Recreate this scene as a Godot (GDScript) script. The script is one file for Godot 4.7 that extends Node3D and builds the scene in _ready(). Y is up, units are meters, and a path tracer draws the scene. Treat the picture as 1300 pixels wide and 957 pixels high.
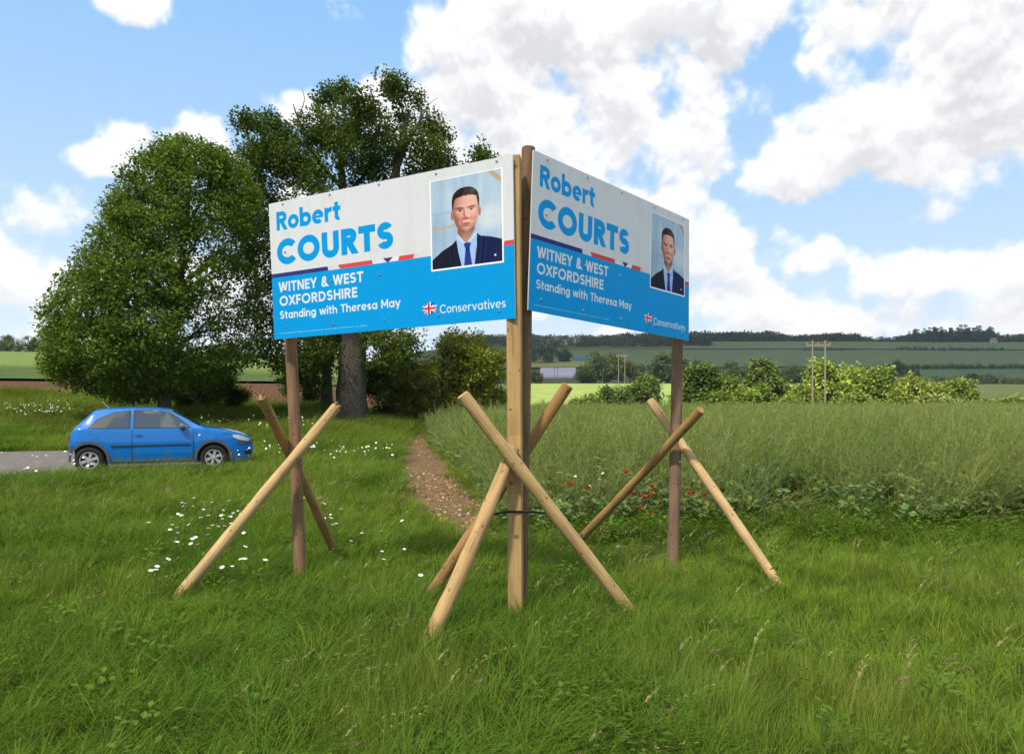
extends Node3D

# ------------------------------------------------------------------ small helpers
const EYE := 1.6
const FOCAL := 930.0

class Shape:
	var v := PackedVector3Array()
	var n := PackedVector3Array()
	var uv := PackedVector2Array()
	var c := PackedColorArray()
	var i := PackedInt32Array()
	var tint := Color(1, 1, 1)

	func put(p: Vector3, nn: Vector3, t := Vector2.ZERO) -> int:
		v.append(p); n.append(nn); uv.append(t); c.append(tint)
		return v.size() - 1

	func face(a: int, b: int, d: int) -> void:
		# front faces run clockwise; the stored normals say which side is the front
		if (v[b] - v[a]).cross(v[d] - v[a]).dot(n[a] + n[b] + n[d]) > 0.0:
			i.append_array([a, d, b])
		else:
			i.append_array([a, b, d])

	func tri(a: Vector3, b: Vector3, d: Vector3, nn := Vector3.ZERO) -> void:
		var m := (b - a).cross(d - a).normalized() if nn == Vector3.ZERO else nn
		var k := put(a, m, Vector2(a.x, a.y))
		put(b, m, Vector2(b.x, b.y)); put(d, m, Vector2(d.x, d.y))
		face(k, k + 1, k + 2)

	func quad(a: Vector3, b: Vector3, d: Vector3, e: Vector3, nn := Vector3.ZERO, flat_uv := true) -> void:
		var m := (b - a).cross(d - a).normalized() if nn == Vector3.ZERO else nn
		var k := put(a, m, Vector2(0, 0) if not flat_uv else Vector2(a.x, a.y))
		put(b, m, Vector2(1, 0) if not flat_uv else Vector2(b.x, b.y))
		put(d, m, Vector2(1, 1) if not flat_uv else Vector2(d.x, d.y))
		put(e, m, Vector2(0, 1) if not flat_uv else Vector2(e.x, e.y))
		face(k, k + 1, k + 2); face(k, k + 2, k + 3)

	# eight corners: four of one face and the four opposite ones
	func hexa(p: Array) -> void:
		var mid := Vector3.ZERO
		for q in p: mid += q / 8.0
		for f in [[0, 1, 2, 3], [4, 5, 6, 7], [0, 1, 5, 4], [1, 2, 6, 5], [2, 3, 7, 6], [3, 0, 4, 7]]:
			var a: Vector3 = p[f[0]]
			var m: Vector3 = (p[f[1]] - a).cross(p[f[2]] - a).normalized()
			if m.dot((a + p[f[2]]) * 0.5 - mid) < 0.0: m = -m
			quad(a, p[f[1]], p[f[2]], p[f[3]], m)

	func box(lo: Vector3, hi: Vector3) -> void:
		hexa([Vector3(lo.x, lo.y, lo.z), Vector3(hi.x, lo.y, lo.z), Vector3(hi.x, hi.y, lo.z), Vector3(lo.x, hi.y, lo.z),
			Vector3(lo.x, lo.y, hi.z), Vector3(hi.x, lo.y, hi.z), Vector3(hi.x, hi.y, hi.z), Vector3(lo.x, hi.y, hi.z)])

	func tube(path: Array, radii: Array, sides := 10, caps := true, wobble := 0.0, seed_ := 0) -> void:
		var rng := RandomNumberGenerator.new()
		rng.seed = seed_ + 17
		var first := v.size()
		var count := path.size()
		var run := 0.0
		var ref := Vector3(0.31, 0.17, 0.93).normalized()
		for k in count:
			var dir: Vector3 = (path[mini(k + 1, count - 1)] - path[maxi(k - 1, 0)]).normalized()
			var a := dir.cross(ref).normalized()
			var b := dir.cross(a).normalized()
			if k > 0: run += (path[k] - path[k - 1]).length()
			for s in sides + 1:
				var w := TAU * s / sides
				var out_ := a * cos(w) + b * sin(w)
				var r: float = radii[k] * (1.0 + (wobble * sin(w * 3.0 + k * 1.7 + seed_) if wobble > 0.0 else 0.0))
				put(path[k] + out_ * r, out_, Vector2(float(s) / sides, run))
		for k in count - 1:
			for s in sides:
				var a := first + k * (sides + 1) + s
				face(a, a + 1, a + sides + 2); face(a, a + sides + 2, a + sides + 1)
		if caps:
			for e in [0, count - 1]:
				var dir: Vector3 = (path[0] - path[1]).normalized() if e == 0 else (path[count - 1] - path[count - 2]).normalized()
				var mid := put(path[e], dir, Vector2(0.5, 0.02))
				var ring := v.size()
				for s in sides + 1:
					put(v[first + e * (sides + 1) + s], dir, Vector2(0.5 + 0.2 * cos(TAU * s / sides), 0.02 + 0.03 * sin(TAU * s / sides)))
				for s in sides: face(mid, ring + s, ring + s + 1)

	func mesh(material: Material = null) -> ArrayMesh:
		var a := []
		a.resize(Mesh.ARRAY_MAX)
		a[Mesh.ARRAY_VERTEX] = v; a[Mesh.ARRAY_NORMAL] = n; a[Mesh.ARRAY_TEX_UV] = uv; a[Mesh.ARRAY_COLOR] = c; a[Mesh.ARRAY_INDEX] = i
		var m := ArrayMesh.new()
		m.add_surface_from_arrays(Mesh.PRIMITIVE_TRIANGLES, a)
		if material: m.surface_set_material(0, material)
		return m

func spot(px: float, py: float, d: float) -> Vector3:      # a point at depth d metres, measured on the photograph
	return Vector3((px - 650.0) / FOCAL * d, EYE + (512.0 - py) / FOCAL * d, -d)

func lin(r: float, g: float, b: float) -> Color:
	return Color(r, g, b).linear_to_srgb()

func mat(r: float, g: float, b: float, rough := 0.9, spec := 0.3) -> StandardMaterial3D:
	var m := StandardMaterial3D.new()
	m.albedo_color = lin(r, g, b)
	m.roughness = rough
	m.metallic_specular = spec
	return m

func tinted(rough := 0.85, back := 0.0, spec := 0.25) -> StandardMaterial3D:   # colours come from the copies
	var m := mat(1, 1, 1, rough, spec)
	m.vertex_color_use_as_albedo = true
	if back > 0.0:
		m.backlight_enabled = true
		m.backlight = lin(back, back, back * 0.6)
	return m

func part(called: String, s: Shape, m: Material, parent: Node = self) -> MeshInstance3D:
	var o := MeshInstance3D.new()
	o.name = called
	o.mesh = s.mesh(m)
	parent.add_child(o, true)
	return o

var taken := {}
func numbered(called: String) -> String:
	taken[called] = taken.get(called, -1) + 1
	return called if taken[called] == 0 else "%s_%03d" % [called, taken[called]]

func tag(o: Node, label: String, category: String, group := "", kind := "") -> void:
	o.set_meta("label", label)
	if category: o.set_meta("category", category)
	if group: o.set_meta("group", group)
	if kind: o.set_meta("kind", kind)

func thing(called: String, label: String, category: String, at := Vector3.ZERO, turn := 0.0, group := "") -> Node3D:
	var o := Node3D.new()
	o.name = numbered(called)
	add_child(o)
	o.position = at
	o.rotation.y = turn
	tag(o, label, category, group)
	return o

func setting(called: String, s: Shape, m: Material, label: String, category: String) -> MeshInstance3D:
	var o := part(numbered(called), s, m)
	tag(o, label, category, "", "structure")
	return o

func swarm(called: String, me: Mesh, m: Material, places: Array, colors: Array, parent: Node = self) -> MultiMeshInstance3D:
	var mm := MultiMesh.new()
	mm.transform_format = MultiMesh.TRANSFORM_3D
	mm.use_colors = true
	mm.mesh = me
	mm.instance_count = places.size()
	for k in places.size():
		mm.set_instance_transform(k, places[k])
		mm.set_instance_color(k, colors[k])
	var o := MultiMeshInstance3D.new()
	o.name = called
	o.multimesh = mm
	o.material_override = m
	parent.add_child(o, true)
	return o

func table(points: Array, x: float) -> float:
	if x <= points[0][0]: return points[0][1]
	for k in range(1, points.size()):
		if x <= points[k][0]:
			var t: float = (x - points[k - 1][0]) / (points[k][0] - points[k - 1][0])
			return lerpf(points[k - 1][1], points[k][1], t)
	return points[points.size() - 1][1]

func smooth(points: Array, x: float) -> float:
	if x <= points[0][0]: return points[0][1]
	for k in range(1, points.size()):
		if x <= points[k][0]:
			var p0: Array = points[maxi(k - 2, 0)]
			var p3: Array = points[mini(k + 1, points.size() - 1)]
			return cubic_interpolate_in_time(points[k - 1][1], points[k][1], p0[1], p3[1], (x - points[k - 1][0]) / (points[k][0] - points[k - 1][0]), points[k][0] - points[k - 1][0], p0[0] - points[k - 1][0], p3[0] - points[k - 1][0])
	return points[points.size() - 1][1]

# ------------------------------------------------------------------ lie of the land
var bumps := FastNoiseLite.new()
var patchy := FastNoiseLite.new()
var lobes := FastNoiseLite.new()
const RIGHT := [[0, 0.0], [12, 0.0], [40, 0.1], [70, 0.2], [100, -1.0], [140, -2.0], [200, 1.5], [262, 8.5], [330, 9.5], [450, 10.0], [600, 25.0], [800, 52.0], [1000, 85.0], [1100, 91.0], [1700, 96.0]]
const LEFT := [[0, 0.0], [17, 0.03], [25, 0.22], [34, 0.75], [50, 2.2], [62, 3.1], [230, 15.0], [600, 40.0], [1700, 70.0]]

func away(x: float, z: float) -> float:       # distance from the eye across the line of the lane
	return -(x * 0.37 + z * 0.93)

func land(x: float, z: float) -> float:
	var d := maxf(-z, 0.0)
	var w := smoothstep(-0.28, -0.02, x / maxf(d, 6.0))
	var hr := table(RIGHT, d)
	var hl := table(LEFT, maxf(away(x, z), 0.0))
	var near := 0.035 * bumps.get_noise_2d(x * 6.0, z * 6.0) * clampf(1.6 - absf(d - 6.0) / 20.0, 0.3, 1.0)
	var far := 2.0 * bumps.get_noise_2d(x * 0.12, z * 0.12) * smoothstep(250.0, 600.0, d)
	return lerpf(hl, hr, w) + near + far - 0.11 * (1.0 - smoothstep(9.5, 15.0, d))

func on_land(x: float, z: float, up := 0.0) -> Vector3:
	return Vector3(x, land(x, z) + up, z)

func sheet(t0: float, t1: float, d0: float, d1: float, nt: int, nd: int, lift: float) -> Shape:    # a piece of land between two bearings and two distances
	var s := Shape.new()
	for k in nd + 1:
		var d := d0 * pow(d1 / d0, float(k) / nd)
		for j in nt + 1:
			var x := lerpf(t0, t1, float(j) / nt) * d
			var e := 0.5
			var g := Vector3(land(x - e, -d) - land(x + e, -d), 2.0 * e, land(x, -d - e) - land(x, -d + e)).normalized()
			s.put(Vector3(x, land(x, -d) + lift, -d), g, Vector2(x, d))
	for k in nd:
		for j in nt:
			var a := k * (nt + 1) + j
			s.face(a, a + 1, a + nt + 2); s.face(a, a + nt + 2, a + nt + 1)
	return s

# ------------------------------------------------------------------ computed textures
func noise_of(freq: float, octaves: int, seed_: int, kind := FastNoiseLite.TYPE_SIMPLEX_SMOOTH) -> FastNoiseLite:
	var f := FastNoiseLite.new()
	f.noise_type = kind
	f.frequency = freq
	f.fractal_octaves = octaves
	f.seed = seed_
	return f

func mottled(cols: Array, freq: float, seed_: int, size := 512, octaves := 5) -> ImageTexture:       # patches of the given colours (linear), tiling
	var src := noise_of(freq, octaves, seed_).get_seamless_image(size, size)
	src.convert(Image.FORMAT_L8)
	var data := src.get_data()
	var ramp := PackedByteArray()
	for k in 256:
		var t := clampf((k / 255.0 - 0.15) / 0.7, 0.0, 1.0) * (cols.size() - 1)
		var a: Color = cols[int(minf(t, cols.size() - 2))]
		var b: Color = cols[int(minf(t, cols.size() - 2)) + 1]
		var col := a.lerp(b, t - int(minf(t, cols.size() - 2))).linear_to_srgb()
		ramp.append_array([int(col.r * 255), int(col.g * 255), int(col.b * 255)])
	var out_ := PackedByteArray()
	out_.resize(size * size * 3)
	for k in size * size:
		var g := data[k] * 3
		out_[k * 3] = ramp[g]; out_[k * 3 + 1] = ramp[g + 1]; out_[k * 3 + 2] = ramp[g + 2]
	return ImageTexture.create_from_image(Image.create_from_data(size, size, false, Image.FORMAT_RGB8, out_))

func earthy(cols: Array, freq: float, seed_: int, metres: float, relief := 0.0, rough := 0.95) -> StandardMaterial3D:
	var m := mat(1, 1, 1, rough, 0.2)
	m.albedo_texture = mottled(cols, freq, seed_)
	m.uv1_triplanar = true
	m.uv1_world_triplanar = true
	m.uv1_scale = Vector3.ONE / metres
	if relief > 0.0:
		m.heightmap_enabled = true
		m.heightmap_scale = relief
		m.heightmap_texture = ImageTexture.create_from_image(noise_of(freq * 2.0, 5, seed_ + 5).get_seamless_image(512, 512))
	return m

var wood_map: ImageTexture
var wood_relief: ImageTexture
func make_wood() -> void:      # grain that runs along the pole, knots, drying cracks: pale base that each material tints
	var w := 128
	var hgt := 1024
	var grain := noise_of(0.09, 4, 3)
	var slow := noise_of(0.012, 3, 9)
	var im := Image.create(w, hgt, false, Image.FORMAT_RGB8)
	var re := Image.create(w, hgt, false, Image.FORMAT_L8)
	var rng := RandomNumberGenerator.new()
	rng.seed = 4
	var knots := []
	for k in 26: knots.append([rng.randf() * w, rng.randf() * hgt, rng.randf_range(1.6, 4.2)])
	for y in hgt:
		for x in w:
			var cx := cos(TAU * x / w) * 22.0
			var cy := sin(TAU * x / w) * 22.0
			var g := grain.get_noise_3d(cx * 2.4, cy * 2.4, y * 0.05)
			var b := slow.get_noise_3d(cx, cy, y * 0.4)
			var t := 0.78 + 0.24 * g + 0.26 * b
			var crack := 0.0        # drying cracks
			if grain.get_noise_3d(cx * 1.3 + 90.0, cy * 1.3, y * 0.016) > 0.47: crack = 0.5
			var red := 1.0
			for kn in knots:
				var dx := absf(x - kn[0])
				dx = minf(dx, w - dx)
				var dy: float = absf(y - kn[1]) * 0.55
				if dx < 6.0 and dy < 6.0:
					var q: float = sqrt(dx * dx + dy * dy) / kn[2]
					if q < 1.0: t *= 0.42 + 0.4 * q * q; red = 1.12
			t = clampf(t * (1.0 - crack * 0.6), 0.05, 1.0)
			var col := Color(minf(t * red, 1.0), t * (0.985 - 0.03 * b), t * (0.95 - 0.09 * b)).linear_to_srgb()
			im.set_pixel(x, y, col)
			re.set_pixel(x, y, Color(t, t, t) * (1.0 - crack))
	wood_map = ImageTexture.create_from_image(im)
	wood_relief = ImageTexture.create_from_image(re)

func wood(r: float, g: float, b: float, shift := 0.0, along := 0.45) -> StandardMaterial3D:
	var m := mat(r, g, b, 0.82, 0.3)
	m.albedo_texture = wood_map
	m.uv1_scale = Vector3(1, along, 1)
	m.uv1_offset = Vector3(shift * 0.37, shift, 0)
	m.heightmap_enabled = true
	m.heightmap_texture = wood_relief
	m.heightmap_scale = 0.7
	return m

# ------------------------------------------------------------------ the poster print
# letters as strokes on a grid whose capitals are one unit high; [advance, [strokes]]; stroke L = line, A = arc of an ellipse
func letter(ch: String, w: float) -> Array:
	var h := w / 2.0
	var x := 0.72
	var r := (1.0 - w) / 4.0
	var rs := (x - w) / 4.0
	match ch:
		"R": return [0.68, [["L", h, 0, h, 1], ["L", h, 1 - h, 0.36, 1 - h], ["A", 0.36, 0.69, 0.31 - h, 0.31 - h, -90, 90], ["L", h, 0.38 + h, 0.36, 0.38 + h], ["L", 0.34, 0.46, 0.58, 0]]]
		"T": return [0.66, [["L", 0, 1 - h, 0.66, 1 - h], ["L", 0.33, 0, 0.33, 1]]]
		"C": return [0.86, [["A", 0.48, 0.5, 0.5 - h, 0.52 - h, 42, 318]]]
		"O": return [1.0, [["A", 0.5, 0.5, 0.5 - h, 0.52 - h, 0, 360]]]
		"U": return [0.76, [["L", h, 1, h, 0.36], ["L", 0.76 - h, 1, 0.76 - h, 0.36], ["A", 0.38, 0.36, 0.38 - h, 0.38 - h, 180, 360]]]
		"S": return [0.66, [["A", 0.33, 0.5 + r, 0.32 - h, r, 28, 270], ["A", 0.33, 0.5 - r, 0.33 - h, r, -152, 90]]]
		"W": return [1.06, [["L", 0.08, 1, 0.31, 0], ["L", 0.31, 0, 0.53, 1], ["L", 0.53, 1, 0.75, 0], ["L", 0.75, 0, 0.98, 1]]]
		"I": return [w, [["L", h, 0, h, 1]]]
		"N": return [0.74, [["L", h, 0, h, 1], ["L", 0.74 - h, 0, 0.74 - h, 1], ["L", h, 1 - h * 0.4, 0.74 - h, h * 0.4]]]
		"E": return [0.56, [["L", h, 0, h, 1], ["L", h, h, 0.56, h], ["L", h, 0.51, 0.52, 0.51], ["L", h, 1 - h, 0.56, 1 - h]]]
		"F": return [0.54, [["L", h, 0, h, 1], ["L", h, 0.48, 0.50, 0.48], ["L", h, 1 - h, 0.54, 1 - h]]]
		"Y": return [0.70, [["L", 0.06, 1, 0.35, 0.42], ["L", 0.64, 1, 0.35, 0.42], ["L", 0.35, 0, 0.35, 0.46]]]
		"X": return [0.72, [["L", 0.06, 1, 0.66, 0], ["L", 0.66, 1, 0.06, 0]]]
		"D": return [0.80, [["L", h, 0, h, 1], ["L", h, 1 - h, 0.32, 1 - h], ["L", h, h, 0.32, h], ["A", 0.32, 0.5, 0.48 - h, 0.5 - h, -90, 90]]]
		"H": return [0.74, [["L", h, 0, h, 1], ["L", 0.74 - h, 0, 0.74 - h, 1], ["L", h, 0.51, 0.74 - h, 0.51]]]
		"M": return [0.92, [["L", h, 0, h, 1], ["L", 0.92 - h, 0, 0.92 - h, 1], ["L", h, 1 - h * 0.4, 0.46, 0.26], ["L", 0.92 - h, 1 - h * 0.4, 0.46, 0.26]]]
		"&": return [0.78, [["A", 0.34, 0.77, 0.23 - h, 0.25 - h, -60, 220], ["A", 0.32, 0.27, 0.32 - h, 0.29 - h, 110, 345], ["L", 0.17, 0.68, 0.72, 0], ["L", 0.44, 0.62, 0.26, 0.52]]]
		"o": return [0.70, [["A", 0.35, x / 2, 0.35 - h, x / 2 + 0.01 - h, 0, 360]]]
		"b": return [0.72, [["L", h, 0, h, 1.02], ["A", 0.37, x / 2, 0.35 - h, x / 2 + 0.01 - h, 0, 360]]]
		"d": return [0.72, [["L", 0.72 - h, 0, 0.72 - h, 1.02], ["A", 0.35, x / 2, 0.35 - h, x / 2 + 0.01 - h, 0, 360]]]
		"a": return [0.72, [["L", 0.72 - h, 0, 0.72 - h, x], ["A", 0.35, x / 2, 0.35 - h, x / 2 + 0.01 - h, 0, 360]]]
		"g": return [0.72, [["L", 0.72 - h, 0.0, 0.72 - h, x], ["A", 0.35, x / 2, 0.35 - h, x / 2 + 0.01 - h, 0, 360], ["A", 0.36, 0.0, 0.36 - h, 0.27 - h, 200, 360]]]
		"e": return [0.70, [["A", 0.35, x / 2, 0.35 - h, x / 2 + 0.01 - h, 8, 312], ["L", h, x / 2, 0.70 - h * 0.3, x / 2, 0.55]]]
		"c": return [0.60, [["A", 0.35, x / 2, 0.35 - h, x / 2 + 0.01 - h, 45, 315]]]
		"r": return [0.46, [["L", h, 0, h, x], ["A", 0.40, 0.36, 0.40 - h, 0.37 - h, 82, 178]]]
		"t": return [0.46, [["L", 0.10 + h, 0.12, 0.10 + h, 0.94], ["L", 0, x - h * 0.9, 0.45, x - h * 0.9], ["A", 0.34, 0.22, 0.24 - h, 0.23 - h, 180, 285]]]
		"n": return [0.66, [["L", h, 0, h, x], ["L", 0.66 - h, 0, 0.66 - h, 0.38], ["A", 0.33, 0.38, 0.33 - h, 0.35 - h, 0, 180]]]
		"h": return [0.66, [["L", h, 0, h, 1.02], ["L", 0.66 - h, 0, 0.66 - h, 0.38], ["A", 0.33, 0.38, 0.33 - h, 0.35 - h, 0, 180]]]
		"i": return [w, [["L", h, 0, h, x], ["L", h, 1.04 - w, h, 1.04]]]
		"s": return [0.52, [["A", 0.26, x / 2 + rs, 0.26 - h, rs, 28, 270], ["A", 0.26, x / 2 - rs, 0.26 - h, rs, -152, 90]]]
		"w": return [0.96, [["L", 0.07, x, 0.27, 0], ["L", 0.27, 0, 0.48, x], ["L", 0.48, x, 0.69, 0], ["L", 0.69, 0, 0.89, x]]]
		"v": return [0.64, [["L", 0.05, x, 0.32, 0], ["L", 0.59, x, 0.32, 0]]]
		"y": return [0.66, [["L", 0.06, x, 0.34, 0.02], ["L", 0.60, x, 0.24, -0.26]]]
	return [0.34, []]

func stroke_gap(s: Array, x: float, y: float, half: float) -> float:       # distance to the middle of a stroke, more than half its weight past its ends
	if s[0] == "L":
		var ax: float = s[1]
		var ay: float = s[2]
		var dx: float = s[3] - ax
		var dy: float = s[4] - ay
		var len_ := sqrt(dx * dx + dy * dy)
		var t := ((x - ax) * dx + (y - ay) * dy) / len_
		var off := absf((x - ax) * dy - (y - ay) * dx) / len_
		if absf(dx) < 0.02 or absf(dy) < 0.02:
			var over := maxf(-t, t - len_)
			if over > 0.0: return maxf(off, half + over)
		return off
	var px: float = x - s[1]
	var py: float = y - s[2]
	var rx: float = maxf(s[3], 0.01)
	var ry: float = maxf(s[4], 0.01)
	if s[6] - s[5] < 359.0:
		var an := rad_to_deg(atan2(py / ry, px / rx))
		while an < s[5] - 1.5: an += 360.0
		if an > s[6] + 1.5: return 9.0
	var f := sqrt((px / rx) * (px / rx) + (py / ry) * (py / ry))
	if f < 0.05: return minf(rx, ry)
	var g := sqrt(pow(px / (rx * rx), 2) + pow(py / (ry * ry), 2)) / f
	return absf(f - 1.0) / g

func write(im: Image, text: String, x0: float, x1: float, base: float, cap: float, weight: float, gap: float, ink: Color, k: float) -> void:
	# x0, x1, base and cap in metres on the board; k is pixels per metre
	var total := 0.0
	for ch in text: total += letter(ch, weight)[0] + gap
	total -= gap
	var sx := (x1 - x0) / total
	var at := x0
	var wide := sx / cap
	for ch in text:
		var g := letter(ch, weight)
		for s in g[1]:                      # widen the letter, not its strokes
			s[1] *= wide; s[3] *= wide
		if g[1].size():
			var lo_x := int((at - 0.06 * sx) * k)
			var hi_x := int((at + (g[0] + 0.06) * sx) * k) + 1
			var lo_y := int((base - 1.12 * cap) * k)
			var hi_y := int((base + 0.36 * cap) * k) + 1
			var soft := 0.75 / (cap * k)
			for py in range(lo_y, hi_y):
				var yy := (base - (py + 0.5) / k) / cap
				for px in range(lo_x, hi_x):
					var xx := ((px + 0.5) / k - at) / cap
					var best := 9.0
					for s in g[1]:
						var slant: bool = s[0] == "L" and absf(s[3] - s[1]) > 0.02 and absf(s[4] - s[2]) > 0.02
						if slant and (yy < minf(s[2], s[4]) - 0.005 or yy > maxf(s[2], s[4]) + 0.005): continue
						var thin: float = 1.0 if s.size() != 6 or s[0] != "L" else s[5]
						best = minf(best, stroke_gap(s, xx, yy, weight / 2.0 * thin) / thin)
					var cover := clampf((weight / 2.0 - best) / (2.0 * soft) + 0.5, 0.0, 1.0)
					if cover > 0.0: im.set_pixel(px, py, im.get_pixel(px, py).lerp(ink, cover))
		at += (g[0] + gap) * sx

func disc(x: float, y: float, cx: float, cy: float, rx: float, ry: float, soft: float) -> float:
	var q := sqrt(pow((x - cx) / rx, 2) + pow((y - cy) / ry, 2))
	return 1.0 - smoothstep(1.0 - soft, 1.0 + soft, q)

func inside(poly: PackedVector2Array, x: float, y: float) -> bool:
	return Geometry2D.is_point_in_polygon(Vector2(x, y), poly)

func bump(x: float, y: float, cx: float, cy: float, rx: float, ry: float) -> float:
	return exp(-pow((x - cx) / rx, 2) - pow((y - cy) / ry, 2))

const JAW := [[0.14, 0.10], [0.19, 0.150], [0.25, 0.178], [0.34, 0.186], [0.42, 0.183], [0.48, 0.172], [0.54, 0.148], [0.585, 0.116], [0.62, 0.074], [0.64, 0.030]]
const SKULL := [[0.125, 0.02], [0.132, 0.075], [0.15, 0.125], [0.18, 0.168], [0.22, 0.192], [0.28, 0.202], [0.36, 0.198], [0.40, 0.188]]

func face_relief(x: float, y: float) -> float:       # a head in low relief
	var hw := table(JAW, y)
	var q := (x - 0.5) / hw
	var z := 0.20 * sqrt(maxf(0.0, 1.0 - q * q * 0.96)) - 0.30 * pow(maxf(0.0, y - 0.50), 2) * 4.0 - 0.5 * pow(maxf(0.0, 0.27 - y), 2) * 4.0
	var m := absf(x - 0.502)
	z += 0.050 * exp(-pow((x - 0.504) / 0.026, 2)) * smoothstep(0.345, 0.455, y) * (1.0 - smoothstep(0.462, 0.488, y))
	z += 0.018 * bump(m, y, 0.034, 0.468, 0.016, 0.014)
	z += 0.012 * bump(m, y, 0.080, 0.345, 0.070, 0.014) - 0.026 * bump(m, y, 0.082, 0.385, 0.048, 0.022)
	z += 0.016 * bump(m, y, 0.105, 0.455, 0.055, 0.040) - 0.010 * bump(m, y, 0.075, 0.51, 0.014, 0.03)
	z += 0.012 * bump(x, y, 0.505, 0.527, 0.060, 0.011) + 0.013 * bump(x, y, 0.505, 0.552, 0.050, 0.011) - 0.010 * bump(x, y, 0.505, 0.574, 0.06, 0.010) + 0.014 * bump(x, y, 0.503, 0.605, 0.045, 0.022)
	return z

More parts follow.
